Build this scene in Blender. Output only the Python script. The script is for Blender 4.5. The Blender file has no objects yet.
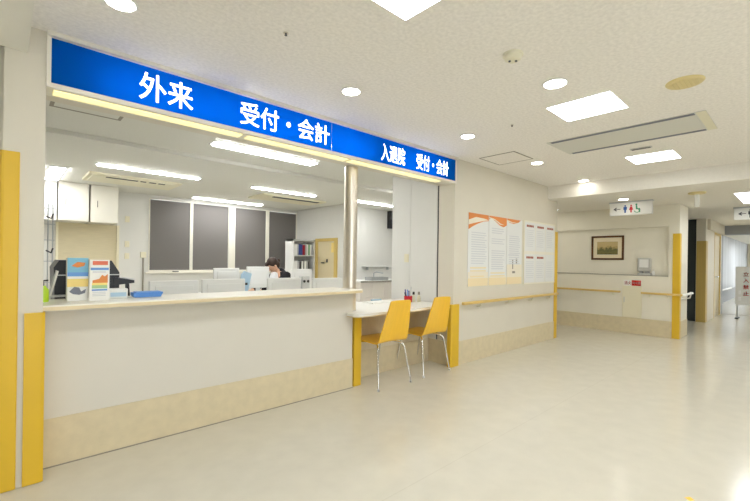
import bpy, bmesh, math, random
from mathutils import Vector, Matrix
random.seed(7)
SC = bpy.context.scene
COL = SC.collection
PI = math.pi

# ------------------------------------------------------------------ camera
YAW, ROLL, FPX, CY = math.radians(42.83366), math.radians(-0.845412), 401.5206, 10.19227
CAM_H, CAM_Y = 1.25, -2.875
r0 = Vector((math.cos(YAW), -math.sin(YAW), 0)); f0 = Vector((math.sin(YAW), math.cos(YAW), 0)); d0 = Vector((0, 0, -1))
right = math.cos(ROLL) * r0 + math.sin(ROLL) * d0
down = math.cos(ROLL) * d0 - math.sin(ROLL) * r0
cam = bpy.data.objects.new('camera', bpy.data.cameras.new('camera')); COL.objects.link(cam)
cam.matrix_world = Matrix(((right.x, -down.x, -f0.x, 0.0), (right.y, -down.y, -f0.y, CAM_Y), (right.z, -down.z, -f0.z, CAM_H), (0, 0, 0, 1)))
cam.data.sensor_width = 36.0
cam.data.lens = FPX * 36.0 / 750.0
cam.data.shift_y = CY / 750.0
cam.data.clip_start = 0.02
SC.camera = cam

# ------------------------------------------------------------------ world (daylight, reaches in through the corridor windows and an added lobby window), exposure
W = bpy.data.worlds.new('world'); SC.world = W; W.use_nodes = True
bg = W.node_tree.nodes['Background']
bg.inputs[0].default_value = (0.86, 0.93, 1.0, 1); bg.inputs[1].default_value = 4.5
SC.view_settings.view_transform = 'Standard'; SC.view_settings.look = 'None'
SC.view_settings.gamma = 1.0; SC.view_settings.use_curve_mapping = False
SC.view_settings.exposure = 0.18
E_PANEL, E_DOWN, E_TUBE, E_SIGN = 20.0, 30.0, 32.0, 9.5

# ------------------------------------------------------------------ materials
def lin(c):
    c = c / 255.0
    return c / 12.92 if c <= 0.04045 else ((c + 0.055) / 1.055) ** 2.4
def rgb(r, g, b): return (lin(r), lin(g), lin(b), 1.0)
MATS = {}
def mat(name, c, rough=0.5, metal=0.0, spec=0.5, noise=0.0, nscale=8.0, bump=0.0, bscale=80.0, stretch=None, coat=0.0):
    m = bpy.data.materials.new(name); m.use_nodes = True
    nt = m.node_tree; b = nt.nodes['Principled BSDF']
    b.inputs['Base Color'].default_value = rgb(*c); b.inputs['Roughness'].default_value = rough
    b.inputs['Metallic'].default_value = metal; b.inputs['Specular IOR Level'].default_value = spec
    b.inputs['Coat Weight'].default_value = coat; b.inputs['Coat Roughness'].default_value = 0.1
    if noise or bump:
        tc = nt.nodes.new('ShaderNodeTexCoord'); mp = nt.nodes.new('ShaderNodeMapping')
        nt.links.new(tc.outputs['Object'], mp.inputs[0])
        if stretch: mp.inputs['Scale'].default_value = stretch
    if noise:
        n = nt.nodes.new('ShaderNodeTexNoise'); n.inputs['Scale'].default_value = nscale; n.inputs['Detail'].default_value = 5
        nt.links.new(mp.outputs[0], n.inputs['Vector'])
        cr = nt.nodes.new('ShaderNodeValToRGB'); nt.links.new(n.outputs['Fac'], cr.inputs[0])
        k = rgb(*c)
        cr.color_ramp.elements[0].position = 0.3; cr.color_ramp.elements[1].position = 0.7
        cr.color_ramp.elements[0].color = tuple(max(0, v * (1 - noise)) for v in k[:3]) + (1,)
        cr.color_ramp.elements[1].color = tuple(min(1, v * (1 + noise)) for v in k[:3]) + (1,)
        nt.links.new(cr.outputs[0], b.inputs['Base Color'])
    if bump:
        n2 = nt.nodes.new('ShaderNodeTexNoise'); n2.inputs['Scale'].default_value = bscale; n2.inputs['Detail'].default_value = 3
        nt.links.new(mp.outputs[0], n2.inputs['Vector'])
        bp = nt.nodes.new('ShaderNodeBump'); bp.inputs['Strength'].default_value = bump; bp.inputs['Distance'].default_value = 0.004
        nt.links.new(n2.outputs['Fac'], bp.inputs['Height']); nt.links.new(bp.outputs[0], b.inputs['Normal'])
    MATS[name] = m
    return m
def emit(name, c, s):
    m = bpy.data.materials.new(name); m.use_nodes = True
    b = m.node_tree.nodes['Principled BSDF']
    b.inputs['Base Color'].default_value = (0.8, 0.8, 0.8, 1)
    b.inputs['Emission Color'].default_value = rgb(*c); b.inputs['Emission Strength'].default_value = s
    MATS[name] = m
    return m
mat('wall_far', (238, 233, 216), 0.55, noise=0.02, nscale=3)
mat('wall_pale', (240, 238, 229), 0.55, noise=0.02, nscale=3)
mat('wall_cream', (221, 215, 199), 0.55, noise=0.02, nscale=3, bump=0.08, bscale=150)
mat('wall_white', (227, 226, 220), 0.6, noise=0.015, nscale=3, bump=0.06, bscale=150)
mat('counter_white', (221, 216, 204), 0.4, noise=0.012, nscale=4)
mat('ceiling_board', (246, 242, 235), 0.9, noise=0.07, nscale=48, bump=0.25, bscale=110)
mat('ceiling_office', (226, 225, 216), 0.9, noise=0.03, nscale=60, bump=0.1, bscale=110)
mat('ceiling_low', (236, 232, 222), 0.85, noise=0.02, nscale=40)
mat('base_beige', (218, 204, 170), 0.5, noise=0.05, nscale=14)
mat('yellow_guard', (226, 184, 44), 0.42, noise=0.03, nscale=3)
mat('guard_shaded', (196, 168, 92), 0.42, noise=0.06, nscale=9, stretch=(6, 6, 0.1))  # guard yellow dulled to tan: the far corner's shade put into the colour
mat('chair_yellow', (250, 197, 52), 0.38, noise=0.03, nscale=5, stretch=(8, 1, 1), coat=0.2)
mat('rail_wood', (220, 188, 112), 0.4, noise=0.06, nscale=6, stretch=(1, 8, 8))
mat('counter_top', (240, 236, 222), 0.3, noise=0.015, nscale=20)
mat('edge_band', (226, 208, 168), 0.35, noise=0.02, nscale=20)
mat('desk_top', (238, 236, 228), 0.3)
mat('desk_under', (228, 216, 190), 0.45, noise=0.04, nscale=6, stretch=(6, 6, 1))
mat('chrome', (225, 225, 225), 0.12, metal=1.0)
mat('steel', (222, 214, 200), 0.36, metal=1.0)
mat('white_plastic', (236, 236, 232), 0.4)
mat('grey_plastic', (205, 206, 204), 0.45)
mat('old_plastic', (234, 229, 204), 0.5)
mat('aged_yellow', (226, 210, 154), 0.5)
mat('dark_plastic', (44, 44, 46), 0.4)
mat('black_plastic', (22, 22, 26), 0.35)
mat('ac_panel', (218, 217, 208), 0.5)
mat('air_slot', (112, 118, 130), 0.6)
mat('dark_slot', (70, 72, 78), 0.6)
mat('seam_grey', (150, 144, 130), 0.7)
mat('blind_grey', (116, 112, 108), 0.7, noise=0.05, nscale=30, stretch=(1, 1, 20))
mat('cream_metal', (236, 232, 218), 0.45)
mat('beige_shutter', (214, 202, 168), 0.55, noise=0.05, nscale=5, stretch=(1, 1, 14))
mat('door_yellow', (216, 188, 110), 0.45, noise=0.05, nscale=4, stretch=(6, 6, 1))
mat('door_cream', (222, 208, 170), 0.45)
mat('white_paper', (243, 242, 236), 0.6)
mat('paper_cool', (232, 233, 230), 0.6)
mat('print_grey', (214, 215, 217), 0.7)
mat('print_orange', (228, 142, 74), 0.6)
mat('print_pale_orange', (240, 223, 182), 0.6)
mat('print_peach', (238, 230, 211), 0.6)
mat('print_brown', (160, 74, 46), 0.6)
mat('print_blue', (108, 158, 220), 0.5)
mat('print_sky', (128, 188, 214), 0.5)
mat('print_yellow', (246, 220, 134), 0.5)
mat('print_green', (170, 205, 150), 0.5)
mat('print_red', (226, 118, 88), 0.5)
mat('print_dark', (122, 126, 138), 0.6)
mat('sign_red', (206, 34, 26), 0.45)
mat('pict_black', (52, 56, 60), 0.5)
mat('pict_blue', (40, 84, 150), 0.5)
mat('pict_red', (206, 44, 62), 0.5)
mat('pict_green', (60, 150, 110), 0.5)
mat('frame_brown', (92, 58, 26), 0.4, noise=0.2, nscale=12)
mat('mat_board', (240, 228, 198), 0.7)
mat('tray_blue', (84, 142, 216), 0.35)
mat('cup_red', (196, 30, 46), 0.35)
mat('pen_blue', (50, 60, 150), 0.35)
mat('bottle_lime', (190, 226, 40), 0.35)
mat('hair', (52, 32, 20), 0.5, noise=0.2, nscale=30)
mat('skin', (226, 180, 150), 0.5)
mat('cardigan', (24, 20, 26), 0.9, noise=0.2, nscale=60)
mat('shirt', (242, 242, 244), 0.8)
mat('trousers', (40, 42, 52), 0.9)
mat('folder_blue', (176, 206, 226), 0.4)
mat('book_white', (236, 236, 232), 0.6); mat('book_grey', (176, 178, 180), 0.6); mat('book_blue', (50, 72, 142), 0.5)
mat('book_red', (150, 26, 44), 0.5); mat('book_green', (120, 168, 120), 0.5); mat('book_dark', (60, 58, 60), 0.5)
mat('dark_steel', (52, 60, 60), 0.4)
mat('corridor_grey', (200, 203, 206), 0.5, noise=0.16, nscale=1.2, stretch=(1.6, 1, 0.01))
mat('dado_grey', (150, 152, 154), 0.5)
mat('aged_cream', (235, 228, 200), 0.5)
mat('desk_seam', (196, 188, 172), 0.5)
mat('alu', (190, 194, 198), 0.3, metal=0.8)
mat('basin_light', (190, 189, 182), 0.4)
mat('basin_grey', (164, 166, 164), 0.4)
mat('tile_pink', (236, 229, 220), 0.35)
emit('panel_light', (249, 252, 255), E_PANEL)
emit('panel_light_low', (249, 252, 255), 9.0)
emit('down_light', (255, 250, 240), E_DOWN)
emit('tube_light', (252, 253, 255), E_TUBE)
emit('sign_tube', (250, 252, 255), E_SIGN)
emit('sign_letter', (255, 255, 255), 1.0)
emit('sign_leak', (255, 236, 140), 0.75)

# floor: glossy sheet vinyl, faint mottling, fine welded seams between its sheets
fm = mat('floor_vinyl', (211, 206, 190), 0.16, spec=0.36, noise=0.03, nscale=7)
nt = fm.node_tree; bs = nt.nodes['Principled BSDF']; ramp = bs.inputs['Base Color'].links[0].from_socket
geo = nt.nodes.new('ShaderNodeNewGeometry'); sx = nt.nodes.new('ShaderNodeSeparateXYZ'); nt.links.new(geo.outputs['Position'], sx.inputs[0])
def mth(op, a, b=None):
    n = nt.nodes.new('ShaderNodeMath'); n.operation = op
    for i, v in enumerate((a, b)):
        if v is None: continue
        if isinstance(v, (int, float)): n.inputs[i].default_value = v
        else: nt.links.new(v, n.inputs[i])
    return n.outputs[0]
seam = mth('LESS_THAN', mth('ABSOLUTE', mth('SUBTRACT', mth('MODULO', mth('ADD', sx.outputs[1], 20.49), 1.82), 0.91)), 0.003)
mixc = nt.nodes.new('ShaderNodeMix'); mixc.data_type = 'RGBA'
nt.links.new(mth('MULTIPLY', seam, 0.13), mixc.inputs['Factor']); nt.links.new(ramp, mixc.inputs['A']); mixc.inputs['B'].default_value = rgb(150, 138, 112)
nt.links.new(mixc.outputs['Result'], bs.inputs['Base Color'])
nz = nt.nodes.new('ShaderNodeTexNoise'); nz.inputs['Scale'].default_value = 5; nt.links.new(geo.outputs['Position'], nz.inputs['Vector'])
bp = nt.nodes.new('ShaderNodeBump'); bp.inputs['Strength'].default_value = 0.03; bp.inputs['Distance'].default_value = 0.01
nt.links.new(nz.outputs['Fac'], bp.inputs['Height']); nt.links.new(bp.outputs[0], bs.inputs['Normal'])

# backlit blue sign sheet: light from the tubes behind it comes through
bm_ = bpy.data.materials.new('sign_blue'); bm_.use_nodes = True; nt = bm_.node_tree
for n in list(nt.nodes): nt.nodes.remove(n)
out = nt.nodes.new('ShaderNodeOutputMaterial'); tr = nt.nodes.new('ShaderNodeBsdfTranslucent'); df = nt.nodes.new('ShaderNodeBsdfDiffuse'); mx = nt.nodes.new('ShaderNodeMixShader')
tr.inputs[0].default_value = (0.0, 0.36, 0.92, 1); df.inputs[0].default_value = (0.003, 0.14, 0.48, 1); mx.inputs[0].default_value = 0.55
nt.links.new(df.outputs[0], mx.inputs[1]); nt.links.new(tr.outputs[0], mx.inputs[2]); nt.links.new(mx.outputs[0], out.inputs[0])
MATS['sign_blue'] = bm_
# clear pane
gm = bpy.data.materials.new('pane_glass'); gm.use_nodes = True; nt = gm.node_tree
for n in list(nt.nodes): nt.nodes.remove(n)
out = nt.nodes.new('ShaderNodeOutputMaterial'); tr = nt.nodes.new('ShaderNodeBsdfTransparent'); gl = nt.nodes.new('ShaderNodeBsdfGlossy'); mx = nt.nodes.new('ShaderNodeMixShader')
gl.inputs['Roughness'].default_value = 0.02; mx.inputs[0].default_value = 0.06
nt.links.new(tr.outputs[0], mx.inputs[1]); nt.links.new(gl.outputs[0], mx.inputs[2]); nt.links.new(mx.outputs[0], out.inputs[0])
MATS['pane_glass'] = gm
# small landscape painting: sky, hills, field, dabs
pm = bpy.data.materials.new('painting'); pm.use_nodes = True; nt = pm.node_tree; b = nt.nodes['Principled BSDF']
tc = nt.nodes.new('ShaderNodeTexCoord'); sp = nt.nodes.new('ShaderNodeSeparateXYZ'); nt.links.new(tc.outputs['Generated'], sp.inputs[0])
nn = nt.nodes.new('ShaderNodeTexNoise'); nn.inputs['Scale'].default_value = 7; nt.links.new(tc.outputs['Generated'], nn.inputs['Vector'])
ad = nt.nodes.new('ShaderNodeMath'); ad.operation = 'MULTIPLY_ADD'; nt.links.new(nn.outputs['Fac'], ad.inputs[0]); ad.inputs[1].default_value = 0.75; nt.links.new(sp.outputs[2], ad.inputs[2])
cr = nt.nodes.new('ShaderNodeValToRGB'); nt.links.new(ad.outputs[0], cr.inputs[0])
els = [(0.2, (70, 66, 40)), (0.5, (128, 120, 70)), (0.75, (104, 104, 66)), (0.95, (188, 164, 104)), (1.0, (206, 184, 130))]
cr.color_ramp.elements[0].position = els[0][0]; cr.color_ramp.elements[0].color = rgb(*els[0][1])
cr.color_ramp.elements[1].position = els[4][0]; cr.color_ramp.elements[1].color = rgb(*els[4][1])
for p_, c_ in els[1:4]:
    e = cr.color_ramp.elements.new(p_); e.color = rgb(*c_)
nt.links.new(cr.outputs[0], b.inputs['Base Color']); MATS['painting'] = pm

# ------------------------------------------------------------------ mesh helpers
ORG = {}
class MB:
    def __init__(self): self.bm = bmesh.new()
    def box(self, x0, x1, y0, y1, z0, z1, bev=0.0, seg=2):
        t = bmesh.new(); bmesh.ops.create_cube(t, size=1)
        for v in t.verts:
            v.co = Vector((x0 + (v.co.x + .5) * (x1 - x0), y0 + (v.co.y + .5) * (y1 - y0), z0 + (v.co.z + .5) * (z1 - z0)))
        if bev: bmesh.ops.bevel(t, geom=list(t.edges), offset=bev, segments=seg, profile=0.5, affect='EDGES')
        self._merge(t); return self
    def _merge(self, t):
        me = bpy.data.meshes.new('tmp'); t.to_mesh(me); t.free(); self.bm.from_mesh(me); bpy.data.meshes.remove(me)
    def prism(self, pts, axis, a, b):
        """pts: 2-D outline; axis 'x','y','z' is the extrusion axis between a and b"""
        def P(p, h): return {'x': (h, p[0], p[1]), 'y': (p[0], h, p[1]), 'z': (p[0], p[1], h)}[axis]
        t = bmesh.new()
        A = [t.verts.new(P(p, a)) for p in pts]; B = [t.verts.new(P(p, b)) for p in pts]
        t.faces.new(A); t.faces.new(B[::-1]); n = len(pts)
        for i in range(n): t.faces.new((A[i], B[i], B[(i + 1) % n], A[(i + 1) % n]))
        bmesh.ops.recalc_face_normals(t, faces=t.faces[:]); self._merge(t); return self
    def lathe(self, prof, c, axis='z', n=24):
        """prof: (radius, height) list; spun about an axis through c"""
        t = bmesh.new(); rings = []
        for r, h in prof:
            ring = []
            for i in range(n):
                a = 2 * PI * i / n; u, v = r * math.cos(a), r * math.sin(a)
                q = {'z': (u, v, h), 'y': (u, h, v), 'x': (h, u, v)}[axis]
                ring.append(t.verts.new((c[0] + q[0], c[1] + q[1], c[2] + q[2])))
            rings.append(ring)
        for a, b in zip(rings, rings[1:]):
            for i in range(n): t.faces.new((a[i], a[(i + 1) % n], b[(i + 1) % n], b[i]))
        t.faces.new(rings[0][::-1]); t.faces.new(rings[-1])
        bmesh.ops.recalc_face_normals(t, faces=t.faces[:]); self._merge(t); return self
    def tube(self, pts, r, n=10, r2=None):
        t = bmesh.new(); pts = [Vector(p) for p in pts]; rings = []; up = None
        for k, p in enumerate(pts):
            d = (pts[min(k + 1, len(pts) - 1)] - pts[max(k - 1, 0)]).normalized()
            if up is None:
                up = Vector((0, 0, 1)) if abs(d.z) < .9 else Vector((1, 0, 0))
            u = (up - d * up.dot(d)).normalized(); v = d.cross(u); up = u
            rr = r if r2 is None else r + (r2 - r) * k / (len(pts) - 1)
            rings.append([t.verts.new(p + rr * (math.cos(2 * PI * i / n) * u + math.sin(2 * PI * i / n) * v)) for i in range(n)])
        for a, b in zip(rings, rings[1:]):
            for i in range(n): t.faces.new((a[i], a[(i + 1) % n], b[(i + 1) % n], b[i]))
        t.faces.new(rings[0][::-1]); t.faces.new(rings[-1])
        bmesh.ops.recalc_face_normals(t, faces=t.faces[:]); self._merge(t); return self
    def ball(self, c, rx, ry=None, rz=None, seg=18):
        ry = ry or rx; rz = rz or rx
        t = bmesh.new(); bmesh.ops.create_uvsphere(t, u_segments=seg, v_segments=seg // 2 + 2, radius=1)
        for v in t.verts: v.co = Vector((c[0] + v.co.x * rx, c[1] + v.co.y * ry, c[2] + v.co.z * rz))
        self._merge(t); return self
    def add_mesh(self, me, M):
        t = bmesh.new(); t.from_mesh(me); t.transform(M); self._merge(t); return self
    def build(self, name, m, parent=None, loc=None, smooth=False):
        o_ = ORG[parent.name] if parent else Vector(loc) if loc else None
        if o_ is None:
            vs = [v.co for v in self.bm.verts]
            lo = [min(v[i] for v in vs) for i in range(3)]; hi = [max(v[i] for v in vs) for i in range(3)]
            o_ = Vector(((lo[0] + hi[0]) / 2, (lo[1] + hi[1]) / 2, lo[2]))
        for v in self.bm.verts: v.co -= o_
        me = bpy.data.meshes.new(name); self.bm.to_mesh(me); self.bm.free()
        me.materials.append(MATS[m])
        if smooth:
            for p in me.polygons: p.use_smooth = True
            me.set_sharp_from_angle(angle=math.radians(smooth if smooth > 1 else 40))
        o = bpy.data.objects.new(name, me); COL.objects.link(o)
        if parent: o.parent = parent
        else: o.location = o_
        ORG[o.name] = o_.copy()
        return o
def tag(o, label, cat, group=None):
    o['label'] = label; o['category'] = cat
    if group: o['group'] = group
    return o
def thing(name, loc, label, cat, group=None):
    o = bpy.data.objects.new(name, None); COL.objects.link(o); o.location = loc; o.empty_display_size = 0.1
    ORG[o.name] = Vector(loc); return tag(o, label, cat, group)
def struct(o):
    o['kind'] = 'structure'; return o
def B(*a, **k): return MB().box(*a, **k)
def copy_thing(root, loc, label, rotz=0):
    r = root.copy(); COL.objects.link(r); r.location = loc; r.rotation_euler = (0, 0, rotz); r['label'] = label
    ORG[r.name] = Vector(loc)
    def rec(src, dst):
        for ch in list(src.children):
            c = ch.copy(); COL.objects.link(c); c.parent = dst; rec(ch, c)
    rec(root, r)
    return r
def text_mesh(s, bold=0.0):
    c = bpy.data.curves.new('t', 'FONT'); c.body = s; c.offset = bold; c.resolution_u = 4; c.extrude = 0.0
    o = bpy.data.objects.new('t', c); COL.objects.link(o)
    dg = bpy.context.evaluated_depsgraph_get(); dg.update()
    me = bpy.data.meshes.new_from_object(o.evaluated_get(dg))
    bpy.data.objects.remove(o); bpy.data.curves.remove(c)
    return me
def text(s, u0, u1, z0, z1, plane, c, m, parent, name='lettering', bold=0.0, depth=0.003):
    """text fitted in a rectangle: plane 'y' faces -Y (u = X), plane 'x' faces -X (u runs from u0 down to u1 along Y)"""
    me = text_mesh(s)
    xs = [v.co.x for v in me.vertices]; ys = [v.co.y for v in me.vertices]
    ax, bx, ay, by = min(xs), max(xs), min(ys), max(ys)
    t = bmesh.new()   # heavier stroke: the glyph outlines laid over each other with small offsets
    for dx, dy in (((0, 0), (bold, 0), (-bold, 0), (0, bold), (0, -bold)) if bold else ((0, 0),)):
        t.from_mesh(me)
        for v in t.verts:
            if not v.tag: v.co.x += dx; v.co.y += dy; v.tag = True
    ax -= bold; bx += bold; ay -= bold; by += bold
    bpy.data.meshes.remove(me)
    g = bmesh.ops.extrude_face_region(t, geom=t.faces[:])
    for e in g['geom']:
        if isinstance(e, bmesh.types.BMVert): e.co.z += 1.0
    for v in t.verts:
        u = u0 + (v.co.x - ax) / (bx - ax) * (u1 - u0); z = z0 + (v.co.y - ay) / (by - ay) * (z1 - z0); d = c - depth * v.co.z
        v.co = Vector((u, d, z)) if plane == 'y' else Vector((d, u, z))
    bmesh.ops.recalc_face_normals(t, faces=t.faces[:])
    mb = MB(); mb._merge(t)
    return mb.build(name, m, parent)

# ================================================================== SETTING
CEIL, LOW, XF = 2.49, 2.285, 6.46
struct(B(-5, 26, -7, 7, -0.1, 0).build('floor', 'floor_vinyl', loc=(0, 0, 0)))
struct(B(-5, XF, -7, 0.16, CEIL, 2.75).build('ceiling', 'ceiling_board'))
struct(B(XF, 26, -7, 1.8, LOW, 2.75).build('ceiling_lower', 'ceiling_low'))
struct(B(-0.6, 7.9, 0.16, 2.55, 2.60, 2.75).build('ceiling_office_near', 'ceiling_office'))
struct(B(-0.6, 7.9, 2.55, 6.6, 2.55, 2.75).build('ceiling_office', 'ceiling_office'))
struct(B(-0.55, 0.088, -7, 0, 2.345, CEIL).build('beam_left', 'wall_pale'))
# left pillar between lobby and office opening, wall beside it
struct(MB().box(-0.006, 0.166, 0, 0.5, 0, 2.75).box(-5, -0.006, 0.05, 0.5, 0, 2.75).build('wall_left', 'wall_cream'))
# solid block right of the opening: poster wall in front, white side face towards the office
wb = MB().box(3.95, 6.83, 0, 0.235, 0, 2.55)
struct(wb.build('wall_right', 'wall_cream'))
struct(MB().box(3.95, 6.83, 0.262, 0.70, 0, 2.60).box(3.948, 6.83, 0.704, 1.04, 0, 2.60).build('wall_office_partition', 'wall_white'))
struct(B(3.962, 6.83, 0.235, 0.262, 0, 2.55).build('trim_gap', 'dark_plastic'))
struct(B(0.166, 3.95, 0.15, 0.26, 2.19, 2.75).build('lintel', 'wall_cream'))
# office walls
struct(MB().box(-0.6, 5.9, 6.45, 6.6, 0, 0.945).box(-0.6, 2.215, 6.45, 6.6, 0.945, 2.6).box(2.215, 5.9, 6.45, 6.6, 2.483, 2.6).box(5.766, 5.9, 6.45, 6.6, 0.945, 2.483).build('wall_back', 'wall_white'))
struct(MB().box(5.77, 5.9, 4.30, 6.45, 0, 2.6).build('wall_office_right', 'wall_white'))
struct(B(5.9, 7.9, 4.57, 4.7, 0, 2.6).build('wall_kitchenette', 'wall_white'))
struct(MB().box(7.8, 7.9, 1.6, 4.57, 0, 2.6).box(6.83, 7.9, 1.5, 1.6, 0, 2.6).box(6.73, 6.83, 1.04, 1.6, 0, 2.6).build('wall_office_side', 'wall_white'))
struct(B(-0.6, -0.5, 0.5, 6.45, 0, 2.6).build('wall_office_left', 'wall_white'))
# far wall with its shallow recess, pier and return
fw = MB().box(8.36, 8.55, -1.25, 2.2, 0, 1.06).box(8.36, 8.55, -1.25, 2.2, 1.912, LOW).box(8.36, 8.55, -1.40, -1.25, 0, LOW).box(8.44, 8.55, -1.25, 2.2, 1.06, 1.912).box(8.55, 9.04, -1.40, 1.8, 0, LOW)
struct(fw.build('wall_far', 'wall_far'))
struct(B(7.9, 8.36, 1.6, 1.8, 0, LOW).build('wall_far_side', 'wall_cream'))
struct(B(8.352, 8.445, -1.25, 2.0, 1.052, 1.062).build('trim_ledge', 'seam_grey'))
# recess hall beyond the return, then the corridor wall with its door
struct(MB().box(11.3, 11.5, -1.345, -1.18, 0, LOW).box(11.5, 14.1, -1.40, -1.27, 2.05, LOW).box(11.5, 12.5, -1.345, -1.27, 0, 2.05).box(13.5, 13.7, -1.345, -1.27, 0, 2.05).build('wall_corridor', 'wall_cream'))
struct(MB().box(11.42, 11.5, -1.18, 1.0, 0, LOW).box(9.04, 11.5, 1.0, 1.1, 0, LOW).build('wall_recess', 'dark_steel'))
struct(B(14.1, 26, -.92, -0.82, 0, LOW).build('wall_corridor_far', 'corridor_grey'))
struct(B(14.1, 26, -.93, -.92, 0.0, .42).build('trim_dado', 'dado_grey'))
struct(MB().box(-5, -1.4, -7.1, -7, 0, 2.75).box(2.2, 26, -7.1, -7, 0, 2.75).box(-1.4, 2.2, -7.1, -7, 0, .3).box(-1.4, 2.2, -7.1, -7, 2.1, 2.75).build('wall_lobby_front', 'wall_cream'))
w4 = struct(MB().box(-1.4, 2.2, -7.09, -7.02, .3, .35).box(-1.4, 2.2, -7.09, -7.02, 2.05, 2.1).box(-1.4, -1.35, -7.09, -7.02, .35, 2.05).box(.37, .43, -7.09, -7.02, .35, 2.05).box(2.15, 2.2, -7.09, -7.02, .35, 2.05).build('window_4', 'alu'))  # unseen window, added to send daylight onto the counter and ceiling
struct(B(-1.35, 2.15, -7.06, -7.052, .35, 2.05).build('window_pane', 'pane_glass', w4))  # pane of the added unseen window
struct(MB().box(-5.1, -5, -7, 0.5, 0, 2.75).build('wall_lobby_left', 'wall_cream'))
struct(MB().box(9.2, 14.5, -4.4, -4.25, 0, LOW).box(20.5, 26, -4.4, -4.25, 0, LOW).box(14.5, 20.5, -4.4, -4.25, 0, .3).box(14.5, 20.5, -4.4, -4.25, 2.15, LOW).build('wall_corridor_right', 'wall_cream'))
w5 = struct(MB().box(14.5, 20.5, -4.36, -4.29, .3, .35).box(14.5, 20.5, -4.36, -4.29, 2.1, 2.15).box(14.5, 14.55, -4.36, -4.29, .35, 2.1).box(16.47, 16.53, -4.36, -4.29, .35, 2.1).box(18.47, 18.53, -4.36, -4.29, .35, 2.1).box(20.45, 20.5, -4.36, -4.29, .35, 2.1).build('window_5', 'alu'))
struct(B(14.55, 20.45, -4.33, -4.322, .35, 2.1).build('window_pane', 'pane_glass', w5))
# end of the corridor: a big window to daylight
struct(MB().box(25.8, 26, -7, -3.75, 0, LOW).box(25.8, 26, -1.7, -0.9, 0, LOW).box(25.8, 26, -3.75, -1.7, 2.2, LOW).build('wall_end', 'wall_cream'))
w1 = struct(MB().box(25.8, 25.86, -3.75, -3.69, 0, 2.2).box(25.8, 25.86, -1.76, -1.7, 0, 2.2).box(25.8, 25.86, -2.75, -2.69, 0, 2.2).box(25.8, 25.86, -3.69, -1.76, 0, 0.08).box(25.8, 25.86, -3.69, -1.76, 2.12, 2.2).build('window_1', 'alu'))
struct(B(25.825, 25.83, -3.69, -1.76, 0.08, 2.12).build('window_pane', 'pane_glass', w1))
# glazed partition line at the corridor mouth: posts, header, threshold
struct(MB().box(13.72, 13.95, -1.345, -1.28, 0, 2.06).box(13.7, 14.1, -4.25, -1.40, 2.06, LOW).build('door_1', 'dado_grey'))
struct(B(13.8, 13.95, -4.25, -1.345, 0.0, 0.004).build('trim_threshold', 'seam_grey'))
struct(MB().box(11.405, 11.42, -1.178, -0.3, 0, 2.26).build('door_2', 'dark_steel'))
d3 = struct(MB().box(12.55, 13.45, -1.33, -1.29, 0.01, 2.0, bev=.003).build('door_3', 'door_cream'))
MB().box(12.5, 12.55, -1.35, -1.28, 0, 2.05).box(13.45, 13.5, -1.35, -1.28, 0, 2.05).box(12.55, 13.45, -1.35, -1.28, 2.0, 2.05).build('door_frame', 'door_yellow', d3)
MB().tube([(12.66, -1.33, .98), (12.66, -1.39, .98), (12.8, -1.39, .98)], .012).build('door_handle', 'chrome', d3, smooth=True)
# baseboards
bh = 0.287
struct(MB().box(4.04, 6.83, -0.008, 0, 0, bh, bev=.002).build('baseboard_right', 'base_beige'))
struct(MB().box(8.352, 8.36, -1.40, 1.6, 0, bh).box(8.352, 9.04, -1.408, -1.40, 0, bh).build('baseboard_far', 'base_beige'))
struct(MB().box(3.942, 3.95, 0.0, 1.04, 0, bh).build('baseboard_partition', 'base_beige'))
# back-wall windows of the office: two double windows with their blinds drawn
for n, (xa, xb, p0, p1, q0, q1) in enumerate(((2.215, 3.985, 2.24, 3.035, 3.10, 3.90), (3.985, 5.766, 4.07, 4.865, 4.955, 5.742))):
    w = struct(MB().box(xa, p0 - .003, 6.43, 6.52, .945, 2.483).box(q1 + .003, xb, 6.43, 6.52, .945, 2.483).box(p0 - .003, q1 + .003, 6.43, 6.52, .945, .985).box(p0 - .003, q1 + .003, 6.43, 6.52, 2.47, 2.483).box(p1 + .003, q0 - .003, 6.43, 6.52, .985, 2.47).build('window_%d' % (n + 2), 'cream_metal'))
    struct(B(p0 - .003, p1 + .003, 6.50, 6.512, .985, 2.47).build('window_pane', 'pane_glass', w))
    struct(B(q0 - .003, q1 + .003, 6.50, 6.512, .985, 2.47).build('window_pane', 'pane_glass', w))
    for k, (p, q) in enumerate(((p0, p1), (q0, q1))):
        nm = [['leftmost of the four', 'second from left of the four'], ['third from left of the four', 'rightmost of the four, nearest the bookcase,']][n][k]
        bl = thing('roller_blind', ((p + q) / 2, 6.46, .985), f'dark grey roller blind drawn down, {nm} office window blinds', 'blind', 'grey blinds on the office windows')
        B(p, q, 6.455, 6.462, 1.01, 2.455).build('blind_cloth', 'blind_grey', bl)
        B(p, q, 6.448, 6.469, .986, 1.01, bev=.004).build('hem_bar', 'blind_grey', bl)
        MB().tube([(p, 6.463, 2.452), (q, 6.463, 2.452)], .014).build('roller', 'blind_grey', bl, smooth=True)
struct(B(2.15, 5.77, 6.37, 6.45, .915, .945, bev=.006).build('trim_sill', 'cream_metal'))
MB().box(2.68, 2.80, 6.39, 6.43, .945, .965, bev=.008).build('window_latch', 'dark_plastic', bpy.data.objects['window_2'])

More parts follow.
